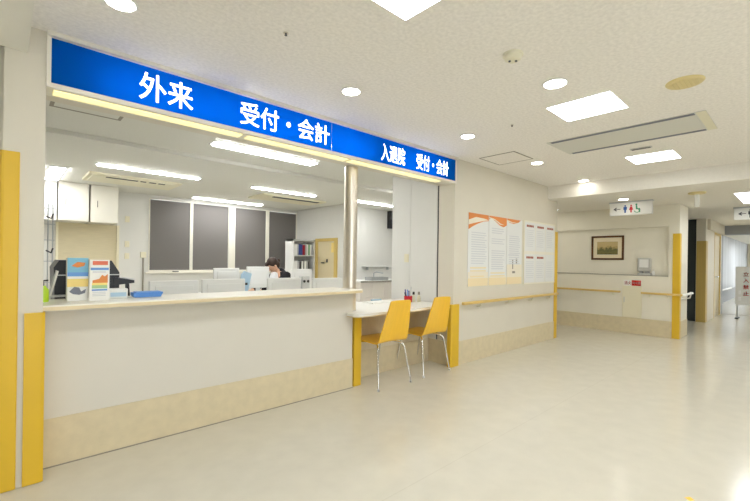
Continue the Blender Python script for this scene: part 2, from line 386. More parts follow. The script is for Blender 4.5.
# ================================================================== RECEPTION SIGN (backlit box above the opening)
sg = thing('reception_sign', (2.065, 0.075, 2.185), 'long blue backlit sign board above the counter opening with white characters', 'sign')
MB().box(.166, 3.965, .135, .15, 2.185, CEIL).box(.166, .186, -.014, .135, 2.185, CEIL).box(3.945, 3.965, -.014, .135, 2.185, CEIL).box(.166, 3.965, -.034, .135, 2.466, CEIL).box(.186, 3.945, -.012, .135, 2.185, 2.212).build('sign_frame', 'cream_metal', sg)
for a, b_ in ((.186, 2.118), (2.122, 3.945)):
    B(a, b_, -.004, 0, 2.212, 2.463).build('sign_panel', 'sign_blue', sg)
for a, b_ in ((.42, 1.60), (1.56, 2.40), (2.30, 2.66), (2.85, 3.72)):
    MB().tube([(a, .115, 2.30), (b_, .115, 2.30)], .013, n=8).build('sign_tube', 'sign_tube', sg, smooth=True)
for s, a, b_, z0, z1 in (('外来', .617, .943, 2.25, 2.427), ('受付・会計', 1.278, 2.092, 2.253, 2.426), ('入退院', 2.724, 3.065, 2.243, 2.42), ('受付・会計', 3.245, 3.809, 2.243, 2.416)):
    text(s, a, b_, z0, z1, 'y', -.0045, 'sign_letter', sg, bold=.012)
for a, b_ in ((.20, 1.31), (1.36, 2.33), (2.37, 3.70)):
    B(a, b_, .02, .105, 2.178, 2.185, bev=.002).build('light_strip', 'sign_leak', sg)

# ================================================================== COUNTER
rc = thing('reception_counter', (1.35, .23, 0), 'long white reception counter with cream top and beige kick board', 'counter')
MB().box(.166, 2.53, .165, .19, 0, .943, bev=.002).box(.166, 2.49, .19, .30, 0, .943).build('counter_body', 'counter_white', rc)
B(.168, 2.532, .157, .165, 0, bh).build('kick_board', 'base_beige', rc)
B(.168, 2.532, .152, .158, 0, .006).build('floor_shadow_line', 'seam_grey', rc)  # thin dark strip standing in for the shadow line along the floor
arc = [(2.47 + .09 * math.cos(t), .095 + .095 * math.sin(t)) for t in [(-PI / 2) + PI * i / 12 for i in range(13)]]
MB().prism([(.166, 0)] + arc + [(2.485, .19), (2.485, .42), (.166, .42)], 'z', .945, .972).build('counter_top', 'counter_top', rc)
arc2 = [(2.47 + .092 * math.cos(t), .095 + .097 * math.sin(t)) for t in [(-PI / 2) + PI * i / 12 for i in range(13)]]
MB().prism([(.166, -.002)] + arc2 + [(.9, .05), (.166, .05)], 'z', .943, .964).build('edge_band', 'edge_band', rc)

cl = thing('steel_column', (2.568, .266, .741), 'round polished steel column between the counter end and the low desk', 'column')
MB().lathe([(.068, .742), (.068, 2.188)], (2.568, .266, 0), n=40).build('shaft', 'steel', cl, smooth=True)
MB().lathe([(.070, .741), (.070, .752)], (2.568, .266, 0), n=40).build('base_ring', 'chrome', cl, smooth=True)

sd = thing('service_desk', (3.2, .43, 0), 'low white reception desk with the two yellow chairs', 'desk')
arc = [(2.52 - .08 * math.sin(t), .08 - .08 * math.cos(t)) for t in [PI / 2 - PI / 2 * i / 8 for i in range(9)]]
top = arc + [(3.885, 0), (3.885, .05), (3.942, .05), (3.942, .87), (2.505, .87), (2.505, .195), (2.538, .195), (2.538, .15), (2.44, .15)]
MB().prism(top, 'z', .712, .741).build('desk_top', 'desk_top', sd)
fr = arc + [(3.885, 0), (3.885, .012), (2.52, .012), (2.452, .08), (2.452, .15), (2.44, .15)]
MB().prism([(x - .0, y - .003) for x, y in fr], 'z', .707, .716).build('edge_band', 'edge_band', sd)
B(2.63, 3.94, .37, .39, 0, .707).build('back_panel', 'desk_under', sd)
B(2.63, 3.94, .362, .37, 0, bh).build('kick_board', 'base_beige', sd)
MB().box(2.556, 2.65, .165, .36, 0, .709, bev=.004).build('end_panel', 'yellow_guard', sd)
B(2.64, 3.94, .80, .82, 0, .708).build('rear_panel', 'desk_under', sd)

# ================================================================== YELLOW CORNER GUARDS
def guard(pts, z0, z1, label, m='yellow_guard'):
    o = MB().prism(pts, 'z', z0, z1).build('corner_guard', m); return tag(o, label, 'corner guard', 'yellow corner guards')
def Lg(x0, x1, y, t=.012, dep=0.0): return [(x0, y - t), (x1, y - t), (x1, y), (x0, y)]
guard([(.0, -.016), (.056, -.016), (.062, -.012), (.062, 0), (-.006, 0), (-.006, .045), (-.018, .045), (-.018, -.004), (-.01, -.014)], 0.004, 1.80, 'tall yellow wall guard on the left pillar, the tallest at the left photo edge')
guard([(.088, -.014), (.162, -.014), (.176, -.006), (.176, .15), (.166, .15), (.166, 0), (.088, 0)], 0.004, .938, 'short yellow guard at the left end of the reception counter')
guard([(3.88, .03), (3.88, -.02), (3.895, -.03), (4.03, -.03), (4.045, -.018), (4.045, 0), (3.95, 0), (3.95, .03)], 0.004, .742, 'short yellow guard at the right end of the low desk')
guard([(6.735, -.012), (6.835, -.012), (6.845, 0), (6.845, .13), (6.83, .13), (6.83, 0), (6.735, 0)], 0.004, 1.775, 'tall yellow guard on the corner beside the notice board')
guard([(8.345, -1.31), (8.345, -1.405), (8.352, -1.413), (8.45, -1.413), (8.45, -1.40), (8.36, -1.40), (8.36, -1.31)], 0.004, 1.785, 'tall yellow guard on the far wall corner past the framed picture')
guard([(11.285, -1.19), (11.285, -1.35), (11.292, -1.358), (11.5, -1.358), (11.5, -1.345), (11.3, -1.345), (11.3, -1.19)], 0.004, 1.79, 'yellow guard on the farthest corner beside the corridor door, dulled to tan for its shade', 'guard_shaded')

# ================================================================== HANDRAILS
def rail_profile(): return
hr = thing('handrail', (5.4, -.05, .72), 'wooden handrail along the wall below the notice boards', 'handrail', 'wall handrails')
B(4.05, 6.735, -.085, -.045, .732, .767, bev=.01, seg=3).build('rail', 'rail_wood', hr, smooth=True)
for x in (4.45, 5.15, 5.85, 6.45):
    MB().tube([(x, 0, .69), (x, -.05, .695), (x, -.065, .733)], .009, n=8).build('bracket', 'old_plastic', hr, smooth=True)
hr = thing('handrail', (8.32, .5, .72), 'wooden handrail on the far wall left of the red sign', 'handrail', 'wall handrails')
B(8.28, 8.318, -.545, 1.6, .732, .767, bev=.01, seg=3).build('rail', 'rail_wood', hr, smooth=True)
for y in (-.42, .12, .7, 1.3):
    MB().tube([(8.36, y, .69), (8.31, y, .695), (8.30, y, .733)], .009, n=8).build('bracket', 'old_plastic', hr, smooth=True)
hr = thing('handrail', (8.32, -1.15, .72), 'short wooden handrail on the far wall between red sign and yellow guard', 'handrail', 'wall handrails')
MB().box(8.28, 8.318, -1.46, -.865, .732, .767, bev=.01, seg=3).build('rail', 'rail_wood', hr, smooth=True)
MB().tube([(8.299, -1.452, .75), (8.36, -1.47, .752), (8.6, -1.47, .752), (9.05, -1.47, .752), (9.10, -1.44, .752)], .021, n=12).build('rail_end', 'white_plastic', hr, smooth=True)
for y in (-1.0, -1.25):
    MB().tube([(8.36, y, .69), (8.31, y, .695), (8.30, y, .733)], .009, n=8).build('bracket', 'old_plastic', hr, smooth=True)
for x in (8.6, 8.95):
    MB().tube([(x, -1.40, .66), (x, -1.455, .67), (x, -1.47, .735)], .011, n=8).build('bracket', 'white_plastic', hr, smooth=True)
hr = thing('handrail', (17, -1.0, .4), 'white handrail on the bright corridor wall behind the standing sign', 'handrail', 'wall handrails')
MB().tube([(14.3, -1.0, .46), (19.2, -1.0, .46)], .03, n=10).build('rail', 'white_plastic', hr, smooth=True)
for x in (14.6, 16.5, 18.5):
    MB().tube([(x, -.93, .40), (x, -.99, .405), (x, -1.0, .44)], .012, n=8).build('bracket', 'white_plastic', hr, smooth=True)

# ================================================================== CHAIRS
def shell(prof, thick, ny=9):
    """prof: (y, z, half width, dish) along the sheet; a curved sheet with real thickness"""
    bm = bmesh.new(); T, U = [], []
    for k, (y, z, hw, dish) in enumerate(prof):
        a = prof[max(k - 1, 0)]; b_ = prof[min(k + 1, len(prof) - 1)]
        d = Vector((0, b_[0] - a[0], b_[1] - a[1])).normalized(); n = Vector((0, -d.z, d.y))
        ra, rb = [], []
        for i in range(ny):
            s = -1 + 2 * i / (ny - 1)
            p = Vector((hw * s, y, z)) + n * dish * s * s
            ra.append(bm.verts.new(p)); rb.append(bm.verts.new(p - n * thick))
        T.append(ra); U.append(rb)
    for k in range(len(prof) - 1):
        for i in range(ny - 1):
            bm.faces.new((T[k][i], T[k][i + 1], T[k + 1][i + 1], T[k + 1][i]))
            bm.faces.new((U[k][i], U[k + 1][i], U[k + 1][i + 1], U[k][i + 1]))
        bm.faces.new((T[k][0], T[k + 1][0], U[k + 1][0], U[k][0]))
        bm.faces.new((T[k][-1], U[k][-1], U[k + 1][-1], T[k + 1][-1]))
    for R_, S_ in ((T[0], U[0]), (T[-1], U[-1])):
        for i in range(ny - 1): bm.faces.new((R_[i], S_[i], S_[i + 1], R_[i + 1]))
    bmesh.ops.recalc_face_normals(bm, faces=bm.faces[:])
    mb = MB(); mb._merge(bm); return mb
ch = thing('chair', (0, 0, 0), 'yellow plywood chair with chrome legs, nearer one at the low desk', 'chair', 'yellow chairs at the low desk')
seat = [(.225, .425, .165, .0), (.215, .437, .185, .0), (.18, .446, .197, .004), (.08, .448, .203, .006), (-.05, .443, .205, .008), (-.14, .439, .204, .008), (-.165, .442, .203, .008)]
shell(seat, .011).build('seat', 'chair_yellow', ch, smooth=60)
back = [(-.165, .442, .203, .008), (-.187, .452, .202, .009), (-.199, .472, .201, .01), (-.212, .53, .195, .013), (-.235, .63, .180, .016), (-.262, .74, .160, .016), (-.283, .82, .147, .014), (-.290, .85, .142, .013), (-.293, .862, .132, .012)]
shell(back, .011).build('backrest', 'chair_yellow', ch, smooth=60)
for sx_ in (-1, 1):
    for pts in ([(sx_ * .11, -.05, .418), (sx_ * .15, -.13, .412), (sx_ * .178, -.165, .395), (sx_ * .19, -.178, .36), (sx_ * .229, -.235, .012)],
                [(sx_ * .11, .05, .418), (sx_ * .14, .12, .412), (sx_ * .158, .15, .395), (sx_ * .165, .16, .36), (sx_ * .188, .235, .012)]):
        l = MB().tube(pts, .0085, n=10).build('leg', 'chrome', ch, smooth=True)
        e = pts[-1]
        MB().lathe([(.011, 0), (.013, .004), (.012, .022), (.009, .024)], (e[0], e[1], 0), n=12).build('foot_glide', 'grey_plastic', l, smooth=True)
MB().box(-.12, .12, -.06, -.04, .412, .43).box(-.12, .12, .04, .06, .412, .434).box(-.12, -.10, -.06, .06, .412, .43).box(.10, .12, -.06, .06, .412, .43).build('seat_frame', 'chrome', ch)
ch.location = (2.875, .14, 0)
copy_thing(ch, (3.555, .155, 0), 'yellow plywood chair with chrome legs, farther one beside the yellow guard')

# ================================================================== CEILING FITTINGS, LOBBY
def led(x0, x1, y0, y1, z, label, m='panel_light'):
    t = thing('ceiling_light', ((x0 + x1) / 2, (y0 + y1) / 2, z - .012), label, 'ceiling light', 'flat ceiling panel lights')
    f = .004
    MB().box(x0 - f, x1 + f, y0 - f, y0, z - .005, z).box(x0 - f, x1 + f, y1, y1 + f, z - .005, z).box(x0 - f, x0, y0, y1, z - .005, z).box(x1, x1 + f, y0, y1, z - .005, z).build('frame', 'white_plastic', t)
    B(x0, x1, y0, y1, z - .0055, z - .001).build('diffuser', m, t)
led(1.07, 1.50, -1.90, -1.46, CEIL, 'square flat ceiling light at the top edge of the photo, nearest the camera')
led(3.17, 3.59, -1.90, -1.445, CEIL, 'large square ceiling light between round smoke detector and air conditioner grille')
led(5.27, 5.70, -1.87, -1.427, CEIL, 'square ceiling light just before the ceiling step, beside the small vent')
led(11.6, 12.8, -3.7, -3.2, LOW, 'added unseen ceiling light over the corridor mouth, brightening the low ceiling')  # out-of-view lamp, added to brighten the low ceiling
led(7.62, 8.93, -2.70, -2.15, LOW, 'long ceiling light on the low ceiling above the right hanging sign', 'panel_light_low')
for i, (x, y) in enumerate(((1.07, -4.1), (3.17, -4.1), (5.27, -4.1), (-1.0, -1.9), (-1.0, -4.1), (1.07, -6.2), (3.17, -6.2), (5.27, -6.2))):
    led(x, x + .43, y, y + .43, CEIL, 'square flat ceiling light out in the lobby behind the viewer')
for x in (16.2, 20.0): led(x, x + 1.2, -2.4, -1.9, LOW, 'long ceiling light far down the corridor')

def downlight(x, y, z, label, r=.062):
    t = thing('downlight', (x, y, z - .008), label, 'downlight', 'round recessed downlights')
    MB().lathe([(r + .012, z - .004), (r + .008, z - .008), (r, z - .008), (r, z)], (x, y, 0), n=28).build('trim_ring', 'white_plastic', t, smooth=True)
    MB().lathe([(r * .99, z - .0095), (r * .99, z - .002)], (x, y, 0), n=28).build('lens', 'down_light', t)
for x, lb in ((.407, 'round downlight above the left end of the blue sign, at the photo top edge'), (1.856, 'round downlight in front of the middle of the blue sign'),
              (3.336, 'round downlight in front of the right end of the blue sign'), (4.825, 'round downlight beside the square ceiling hatch above the notice boards'), (6.328, 'round downlight against the ceiling step')):
    downlight(x, -.59, CEIL, lb)
downlight(2.771, -1.68, CEIL, 'round downlight between smoke detector and large square light', .07)
downlight(7.77, .45, LOW, 'small downlight on the low ceiling at the far wall corner')
for y in (.8, 1.1, 1.4): downlight(7.75, y, LOW, 'added unseen downlight for the far wall, on the toilet passage ceiling behind the notice wall')  # extra downlights out of sight, added to light the far wall
downlight(7.20, -.875, LOW, 'downlight on the low ceiling directly above the toilet sign')

ac = thing('ceiling_air_conditioner', (4.38, -1.65, CEIL - .01), 'long beige ceiling air conditioner grille with two dark slots', 'air conditioner')
B(4.09, 4.69, -2.31, -1.03, CEIL - .007, CEIL, bev=.002).build('panel', 'ac_panel', ac)
B(4.09, 4.69, -2.31, -2.245, CEIL - .010, CEIL - .006, bev=.001).build('end_cap', 'old_plastic', ac)
for x in (4.118, 4.662): B(x - .022, x + .022, -2.235, -1.07, CEIL - .010, CEIL - .006).build('air_slot', 'air_slot', ac)
B(4.15, 4.63, -2.235, -1.07, CEIL - .010, CEIL - .006, bev=.001).build('intake_cover', 'ac_panel', ac)
t = thing('smoke_detector', (2.21, -1.67, CEIL - .04), 'round cream smoke detector on the lobby ceiling', 'smoke detector')
MB().lathe([(.035, CEIL - .04), (.048, CEIL - .03), (.052, CEIL - .014), (.058, CEIL - .012), (.058, CEIL)], (2.21, -1.67, 0), n=28).build('body', 'old_plastic', t, smooth=True)
for s in (-1, 1): MB().lathe([(.007, CEIL - .046), (.007, CEIL - .036)], (2.21 + s * .012, -1.67 - s * .014, 0), n=10).build('sensor', 'dark_slot', t)
t = thing('ceiling_speaker', (3.37, -2.296, CEIL - .015), 'round yellowed ceiling speaker near the air conditioner grille', 'speaker')
MB().lathe([(.085, CEIL - .014), (.10, CEIL - .012), (.108, CEIL - .004), (.108, CEIL)], (3.37, -2.296, 0), n=36).build('rim', 'aged_yellow', t, smooth=True)
gr = MB()
for k in range(-3, 4): gr.box(3.37 - math.sqrt(.08 ** 2 - (k * .022) ** 2), 3.37 + math.sqrt(.08 ** 2 - (k * .022) ** 2), -2.296 + k * .022 - .006, -2.296 + k * .022 + .006, CEIL - .018, CEIL - .013)
gr.build('grille', 'aged_yellow', t)
hx0, hx1, hy0, hy1 = 4.15, 4.61, -.645, -.195
def hatch(x0, x1, y0, y1, z, label, m, w=.012):
    t = thing('ceiling_hatch', ((x0 + x1) / 2, (y0 + y1) / 2, z - .004), label, 'ceiling hatch', 'ceiling hatches')
    MB().box(x0, x1, y0, y0 + w, z - .004, z).box(x0, x1, y1 - w, y1, z - .004, z).box(x0, x0 + w, y0 + w, y1 - w, z - .004, z).box(x1 - w, x1, y0 + w, y1 - w, z - .004, z).build('frame', 'seam_grey', t)
    B(x0 + w, x1 - w, y0 + w, y1 - w, z - .003, z).build('lid', m, t)
hatch(hx0, hx1, hy0, hy1, CEIL, 'square ceiling hatch outline above the poster wall', 'ceiling_board')
hatch(.29, .84, 1.25, 1.77, 2.60, 'rectangular hatch in the office ceiling under the blue sign', 'ceiling_office', .03)
for x, y, lb in ((1.124, -.918, 'small sprinkler head in front of the sign, nearest the camera'), (3.35, -1.05, 'small sprinkler head on the ceiling before the square hatch')):
    t = thing('sprinkler_head', (x, y, CEIL - .014), lb, 'sprinkler', 'sprinkler heads')
    MB().lathe([(.014, CEIL - .003), (.014, CEIL)], (x, y, 0), n=16).build('escutcheon', 'steel', t)
    MB().lathe([(.008, CEIL - .014), (.005, CEIL - .011), (.005, CEIL - .003)], (x, y, 0), n=12).build('nozzle', 'dark_slot', t)
t = thing('ceiling_vent', (4.96, -1.655, CEIL - .008), 'small grey vent grille beside the square ceiling light', 'vent')
B(4.93, 4.99, -1.75, -1.56, CEIL - .008, CEIL).build('frame', 'grey_plastic', t)
vb = MB()
for k in range(3): vb.box(4.938 + k * .018, 4.948 + k * .018, -1.74, -1.57, CEIL - .0095, CEIL - .006)
vb.build('slot', 'dark_slot', t)
t = thing('ceiling_sensor', (7.214, -1.793, 2.08), 'round cream ceiling plate with a white hanging cylinder', 'sensor')
MB().lathe([(.045, LOW - .03), (.095, LOW - .022), (.105, LOW - .006), (.105, LOW)], (7.214, -1.793, 0), n=28).build('plate', 'aged_yellow', t, smooth=True)
MB().lathe([(.024, 2.08), (.028, 2.09), (.028, LOW - .028)], (7.214, -1.793, 0), n=18).build('cylinder', 'white_plastic', t, smooth=True)

# hanging direction signs
def pict_person(mb, x, y, z, h, skirt):
    r = h * .10
    mb.lathe([(r, x - .003), (r, x)], (0, y, z + h * .88), axis='x', n=14)
    if skirt: pts = [(-.10, .76), (.10, .76), (.22, .32), (.08, .32), (.08, 0), (-.08, 0), (-.08, .32), (-.22, .32)]
    else: pts = [(-.19, .76), (.19, .76), (.19, .38), (.10, .38), (.09, 0), (-.09, 0), (-.10, .38), (-.19, .38)]
    mb.prism([(y + a * h, z + b_ * h) for a, b_ in pts], 'x', x - .003, x)
    return mb
def pict_arrow(x, y, z, s):   # points towards +Y, which is left in view
    return MB().prism([(y, z), (y - s * .8, z + s * .55), (y - s, z + s * .36), (y - s * .55, z + s * .09), (y - s * 1.9, z + s * .09), (y - s * 1.9, z - s * .09), (y - s * .55, z - s * .09), (y - s, z - s * .36), (y - s * .8, z - s * .55)], 'x', x - .003, x)
hs = thing('hanging_sign', (7.55, -.885, 2.06), 'white hanging sign with arrow and red, blue and green toilet pictograms', 'sign', 'white hanging direction signs')
B(7.52, 7.58, -1.19, -.585, 2.062, 2.268, bev=.004).build('sign_box', 'white_plastic', hs)
B(7.51, 7.59, -1.20, -.575, 2.268, LOW, bev=.003).build('top_bar', 'alu', hs)
pict_arrow(7.52, -.64, 2.165, .055).build('arrow', 'pict_black', hs)
pict_person(MB(), 7.52, -.815, 2.10, .13, False).build('man_pictogram', 'pict_blue', hs)
pict_person(MB(), 7.52, -.90, 2.10, .13, True).build('woman_pictogram', 'pict_red', hs)
wc = MB().lathe([(.014, 7.517), (.014, 7.52)], (0, -.975, 2.225), axis='x', n=12)
wc.prism([(-.965, 2.21), (-.985, 2.21), (-.99, 2.165), (-1.01, 2.16), (-1.03, 2.10), (-1.015, 2.095), (-1.0, 2.145), (-.968, 2.145)], 'x', 7.517, 7.52)
ring = [(-.985 + .045 * math.cos(a), 2.135 + .045 * math.sin(a)) for a in [PI * .75 + PI * 1.15 * i / 12 for i in range(13)]]
ring += [(-.985 + .034 * math.cos(a), 2.135 + .034 * math.sin(a)) for a in [PI * 1.9 - PI * 1.15 * i / 12 for i in range(13)]]
wc.prism(ring, 'x', 7.517, 7.52); wc.build('wheelchair_pictogram', 'pict_green', hs)
hs = thing('hanging_sign', (9.5, -2.3, 2.06), 'white hanging sign cut by the right photo edge, grey arrow', 'sign', 'white hanging direction signs')
B(9.47, 9.53, -2.62, -1.975, 2.062, 2.262, bev=.004).build('sign_box', 'white_plastic', hs)
B(9.46, 9.54, -2.63, -1.965, 2.262, LOW, bev=.003).build('top_bar', 'alu', hs)
pict_arrow(9.47, -2.03, 2.165, .055).build('arrow', 'pict_black', hs)
pict_person(MB(), 9.47, -2.19, 2.09, .15, False).build('man_pictogram', 'pict_black', hs)

# ================================================================== POSTERS AND NOTICES
def lines(mb, x0, x1, zs, y, h=.012, jit=.25):
    for z in zs: mb.box(x0, x1 - random.random() * jit * (x1 - x0), y - .0015, y, z, z + h)
PX = ((4.23, 4.69), (4.705, 5.155), (5.17, 5.60)); PZ = (.945, 1.868)
waves = ([(0, 0), (1, 0), (1, -.075), (.72, -.09), (.42, -.13), (.18, -.17), (0, -.21)], [(0, 0), (1, 0), (1, -.10), (.82, -.13), (.6, -.115), (.32, -.06), (.12, -.03), (0, -.05)], [(0, 0), (.9, 0), (.75, -.035), (.4, -.065), (.15, -.055), (0, -.03)])
wave2 = ([(.0, -.09), (.35, -.045), (.75, -.05), (1, -.065), (.7, -.085), (.3, -.12), (0, -.15)], [(0, -.02), (.3, -.035), (.62, -.085), (.85, -.10), (.6, -.10), (.3, -.05), (0, -.035)], [(0, -.02), (.35, -.045), (.6, -.035), (.35, -.055), (.1, -.045), (0, -.03)])
names = ('leftmost tall information poster, broad orange wave at its top', 'middle tall information poster of the three with an orange wave', 'rightmost of the three tall posters, with small figures in its lower half')
for k, (a, b_) in enumerate(PX):
    t = thing('poster', ((a + b_) / 2, -.006, PZ[0]), names[k], 'poster', 'tall information posters')
    B(a, b_, -.008, 0, PZ[0], PZ[1]).build('sheet', 'paper_cool', t)
    w_ = b_ - a
    MB().prism([(a + u * w_, PZ[1] + v) for u, v in waves[k]], 'y', -.0098, -.008).build('orange_wave', 'print_orange', t)
    MB().prism([(a + u * w_, PZ[1] + v) for u, v in wave2[k]], 'y', -.0112, -.0098).build('pale_wave', 'print_peach', t)
    MB().box(a, b_, -.009, -.008, PZ[0], PZ[0] + .10).build('bottom_band', 'print_pale_orange', t)
    MB().box(a, b_, -.009, -.008, PZ[0] + .10, PZ[0] + (.16, .10, .26)[k] + .02).build('pale_band', 'print_peach', t)
    lb = MB(); m_ = .08 * w_
    zs = [1.62 - .03 * i for i in range(14)] if k != 1 else [1.70 - .03 * i for i in range(3)] + [1.56 - .03 * i for i in range(3)] + [1.40 - .03 * i for i in range(9)]
    lines(lb, a + .14 * w_, b_ - m_, zs, -.009); lb.build('text_lines', 'print_grey', t)
    lb = MB(); lines(lb, a + .1 * w_, b_ - m_, ([1.17, 1.13, 1.06, 1.02], [1.10, 1.06, 1.02], [1.35])[k], -.0095, .018); lb.build('heading_lines', 'print_pale_orange' if k != 2 else 'print_grey', t)
    if k == 2:
        pb = MB().box(a + .60 * w_, a + .68 * w_, -.0095, -.008, 1.24, 1.31).box(a + .36 * w_, a + .42 * w_, -.0095, -.008, 1.16, 1.30).box(a + .36 * w_, a + .55 * w_, -.0095, -.008, 1.10, 1.13)
        pb.build('small_figures', 'seam_grey', t)
t = thing('notice_board', (6.21, -.006, .94), 'white board carrying six paper notices beside the tall posters', 'board')
B(5.665, 6.725, -.008, 0, .935, 1.885).build('board', 'cream_metal', t)
MB().box(5.66, 6.73, -.011, 0, .93, .938).box(5.66, 6.73, -.011, 0, 1.882, 1.89).box(5.66, 5.668, -.011, 0, .938, 1.882).box(6.722, 6.73, -.011, 0, .938, 1.882).build('board_frame', 'old_plastic', t)
pos = {0: 'left', 1: 'middle', 2: 'right'}
for r in range(2):
    for c in range(3):
        x0 = 5.69 + c * .345; x1 = x0 + .325; z1 = (1.86, 1.385)[r]; z0 = (1.43, .955)[r]
        lbl = f"white notice sheet {'with dark red heading' if not (r == 1 and c == 2) else 'without heading'}, {('upper', 'lower')[r]} row {pos[c]} of the notice board"
        n = thing('notice_sheet', ((x0 + x1) / 2, -.0105, z0), lbl, 'notice', 'six notice sheets')
        B(x0, x1, -.0105, -.008, z0, z1).build('sheet', 'paper_cool', n)
        if not (r == 1 and c == 2):
            hb = MB()
            for q in range(5): hb.box(x0 + .05 + q * .046, x0 + .05 + q * .046 + .037, -.012, -.0105, z1 - .068, z1 - .036)
            hb.build('heading', 'print_brown', n)
        lb = MB(); lines(lb, x0 + .04, x1 - .03, [z1 - .12 - .03 * i for i in range(9)], -.0105, .007); lb.build('text_lines', 'print_grey', n)

# ================================================================== FAR WALL FITTINGS
t = thing('framed_picture', (8.43, -.275, 1.33), 'brown framed landscape picture with cream mount on the far wall', 'picture')
y0, y1, z0, z1, f = -.556, .003, 1.33, 1.788, .035
MB().box(8.415, 8.44, y0, y1, z0, z0 + f, bev=.006).box(8.415, 8.44, y0, y1, z1 - f, z1, bev=.006).box(8.415, 8.44, y0, y0 + f, z0, z1, bev=.006).box(8.415, 8.44, y1 - f, y1, z0, z1, bev=.006).build('frame', 'frame_brown', t)
B(8.428, 8.44, y0 + f, y1 - f, z0 + f, z1 - f).build('mount', 'mat_board', t)
B(8.425, 8.428, -.455, -.099, 1.433, 1.675).build('painting', 'painting', t)
t = thing('soap_dispenser', (8.40, -.885, 1.10), 'white and grey dispenser box on the far wall ledge', 'dispenser')
B(8.36, 8.44, -.99, -.79, 1.13, 1.365, bev=.012).build('housing', 'basin_light', t)
B(8.355, 8.361, -.96, -.82, 1.20, 1.345, bev=.002).build('front_cover', 'white_plastic', t)
MB().box(8.36, 8.43, -.97, -.90, 1.10, 1.13, bev=.004).box(8.36, 8.43, -.87, -.82, 1.10, 1.13, bev=.004).build('nozzle', 'basin_grey', t)
B(8.37, 8.44, -.99, -.79, 1.062, 1.10, bev=.004).build('drip_tray', 'grey_plastic', t)
t = thing('hand_gel_bottle', (8.40, -1.02, 1.062), 'small white pump bottle beside the dispenser on the ledge', 'bottle')
MB().lathe([(.022, 1.062), (.024, 1.07), (.024, 1.12), (.012, 1.135), (.012, 1.145)], (8.40, -1.022, 0), n=16).build('bottle', 'white_plastic', t, smooth=True)
MB().tube([(8.40, -1.022, 1.145), (8.40, -1.022, 1.165), (8.375, -1.022, 1.165)], .005, n=8).build('pump', 'grey_plastic', t, smooth=True)
t = thing('hydrant_cabinet', (8.35, -.715, .287), 'cream fire cabinet door under the red sign, between the handrails', 'cabinet')
B(8.345, 8.36, -.868, -.562, .29, .862, bev=.003).build('door', 'aged_cream', t)
MB().box(8.338, 8.345, -.60, -.585, .56, .66, bev=.002).build('handle', 'grey_plastic', t)
t = thing('fire_sign', (8.35, -.715, .866), 'red and white fire equipment sign on the far wall', 'sign')
B(8.350, 8.36, -.852, -.582, .868, .966, bev=.001).build('plate', 'white_paper', t)
B(8.348, 8.350, -.852, -.708, .868, .966).build('red_field', 'sign_red', t)
text('消火', -.592, -.70, .882, .952, 'x', 8.350, 'sign_red', t, bold=.01, depth=.002)
text('消火器', -.718, -.842, .895, .94, 'x', 8.348, 'white_paper', t, bold=.01, depth=.002)

# standing sign in the corridor: vertical red characters
t = thing('standing_sign', (12.85, -1.95, 0), 'grey standing sign board with red vertical characters at the corridor mouth', 'sign')
B(12.835, 12.865, -2.20, -1.70, .33, 1.235, bev=.004).build('board', 'grey_plastic', t)
for y in (-1.735, -2.165):
    MB().tube([(12.872, y, .03), (12.872, y, 1.1)], .018, n=10).build('post', 'alu', t, smooth=True)
    B(12.70, 13.04, y - .03, y + .03, 0, .032, bev=.006).build('foot', 'dark_slot', t)
for s, z in (('立', 1.01), ('入', .86), ('禁', .705), ('止', .555)):
    text(s, -1.835, -1.94, z, z + .10, 'x', 12.835, 'sign_red' if s != '立' else 'print_brown', t, bold=.02)
lb = MB()
for k in range(2): lb.box(12.832, 12.835, -1.80, -1.755, .43 + k * .15, .52 + k * .15)
lb.build('small_marks', 'print_grey', t)

# ================================================================== OFFICE CEILING
def tube_light(x0, x1, y, z, label, h=.10):
    t = thing('fluorescent_light', ((x0 + x1) / 2, y, z - .03), label, 'ceiling light', 'long office ceiling lights')
    MB().prism([(y - h / 2 - .03, z), (y + h / 2 + .03, z), (y + h / 2, z - .02), (y - h / 2, z - .02)], 'x', x0 - .03, x1 + .03).build('housing', 'white_plastic', t)
    B(x0, x1, y - h / 2, y + h / 2, z - .032, z - .02, bev=.004).build('tube_cover', 'tube_light', t)
tube_light(1.78, 3.15, 1.80, 2.60, 'long office ceiling light nearest the blue sign', .17)
tube_light(.95, 2.31, 3.83, 2.55, 'long office ceiling light in front of the cassette air conditioner')
tube_light(3.26, 4.58, 3.88, 2.55, 'long office ceiling light in front of the dark ceiling grille')
tube_light(2.95, 4.50, 5.98, 2.55, 'long office ceiling light close against the window blinds', .13)
tube_light(5.5, 6.75, 3.75, 2.55, 'long office ceiling light seen right of the steel column')
tube_light(5.2, 6.6, 2.2, 2.60, 'added unseen office ceiling light for the kitchenette, behind the white partition')  # lamp added out of view to brighten the kitchenette
t = thing('fluorescent_light', (.57, 5.1, 2.52), 'short bright office light above the far left cupboards, seen end on', 'ceiling light', 'long office ceiling lights')
MB().prism([(.46, 2.55), (.70, 2.55), (.66, 2.53), (.50, 2.53)], 'y', 4.5, 5.75).build('housing', 'white_plastic', t)
B(.50, .66, 4.52, 5.73, 2.518, 2.53, bev=.004).build('tube_cover', 'tube_light', t)
t = thing('cassette_air_conditioner', (1.6, 4.9, 2.50), 'cream ceiling cassette air conditioner above the office cupboards', 'air conditioner')
MB().prism([(.95, 4.55), (2.27, 4.55), (2.27, 5.32), (.95, 5.32)], 'z', 2.515, 2.55).build('panel', 'aged_cream', t)
B(1.0, 2.22, 4.60, 5.27, 2.505, 2.515, bev=.004).build('cover', 'old_plastic', t)
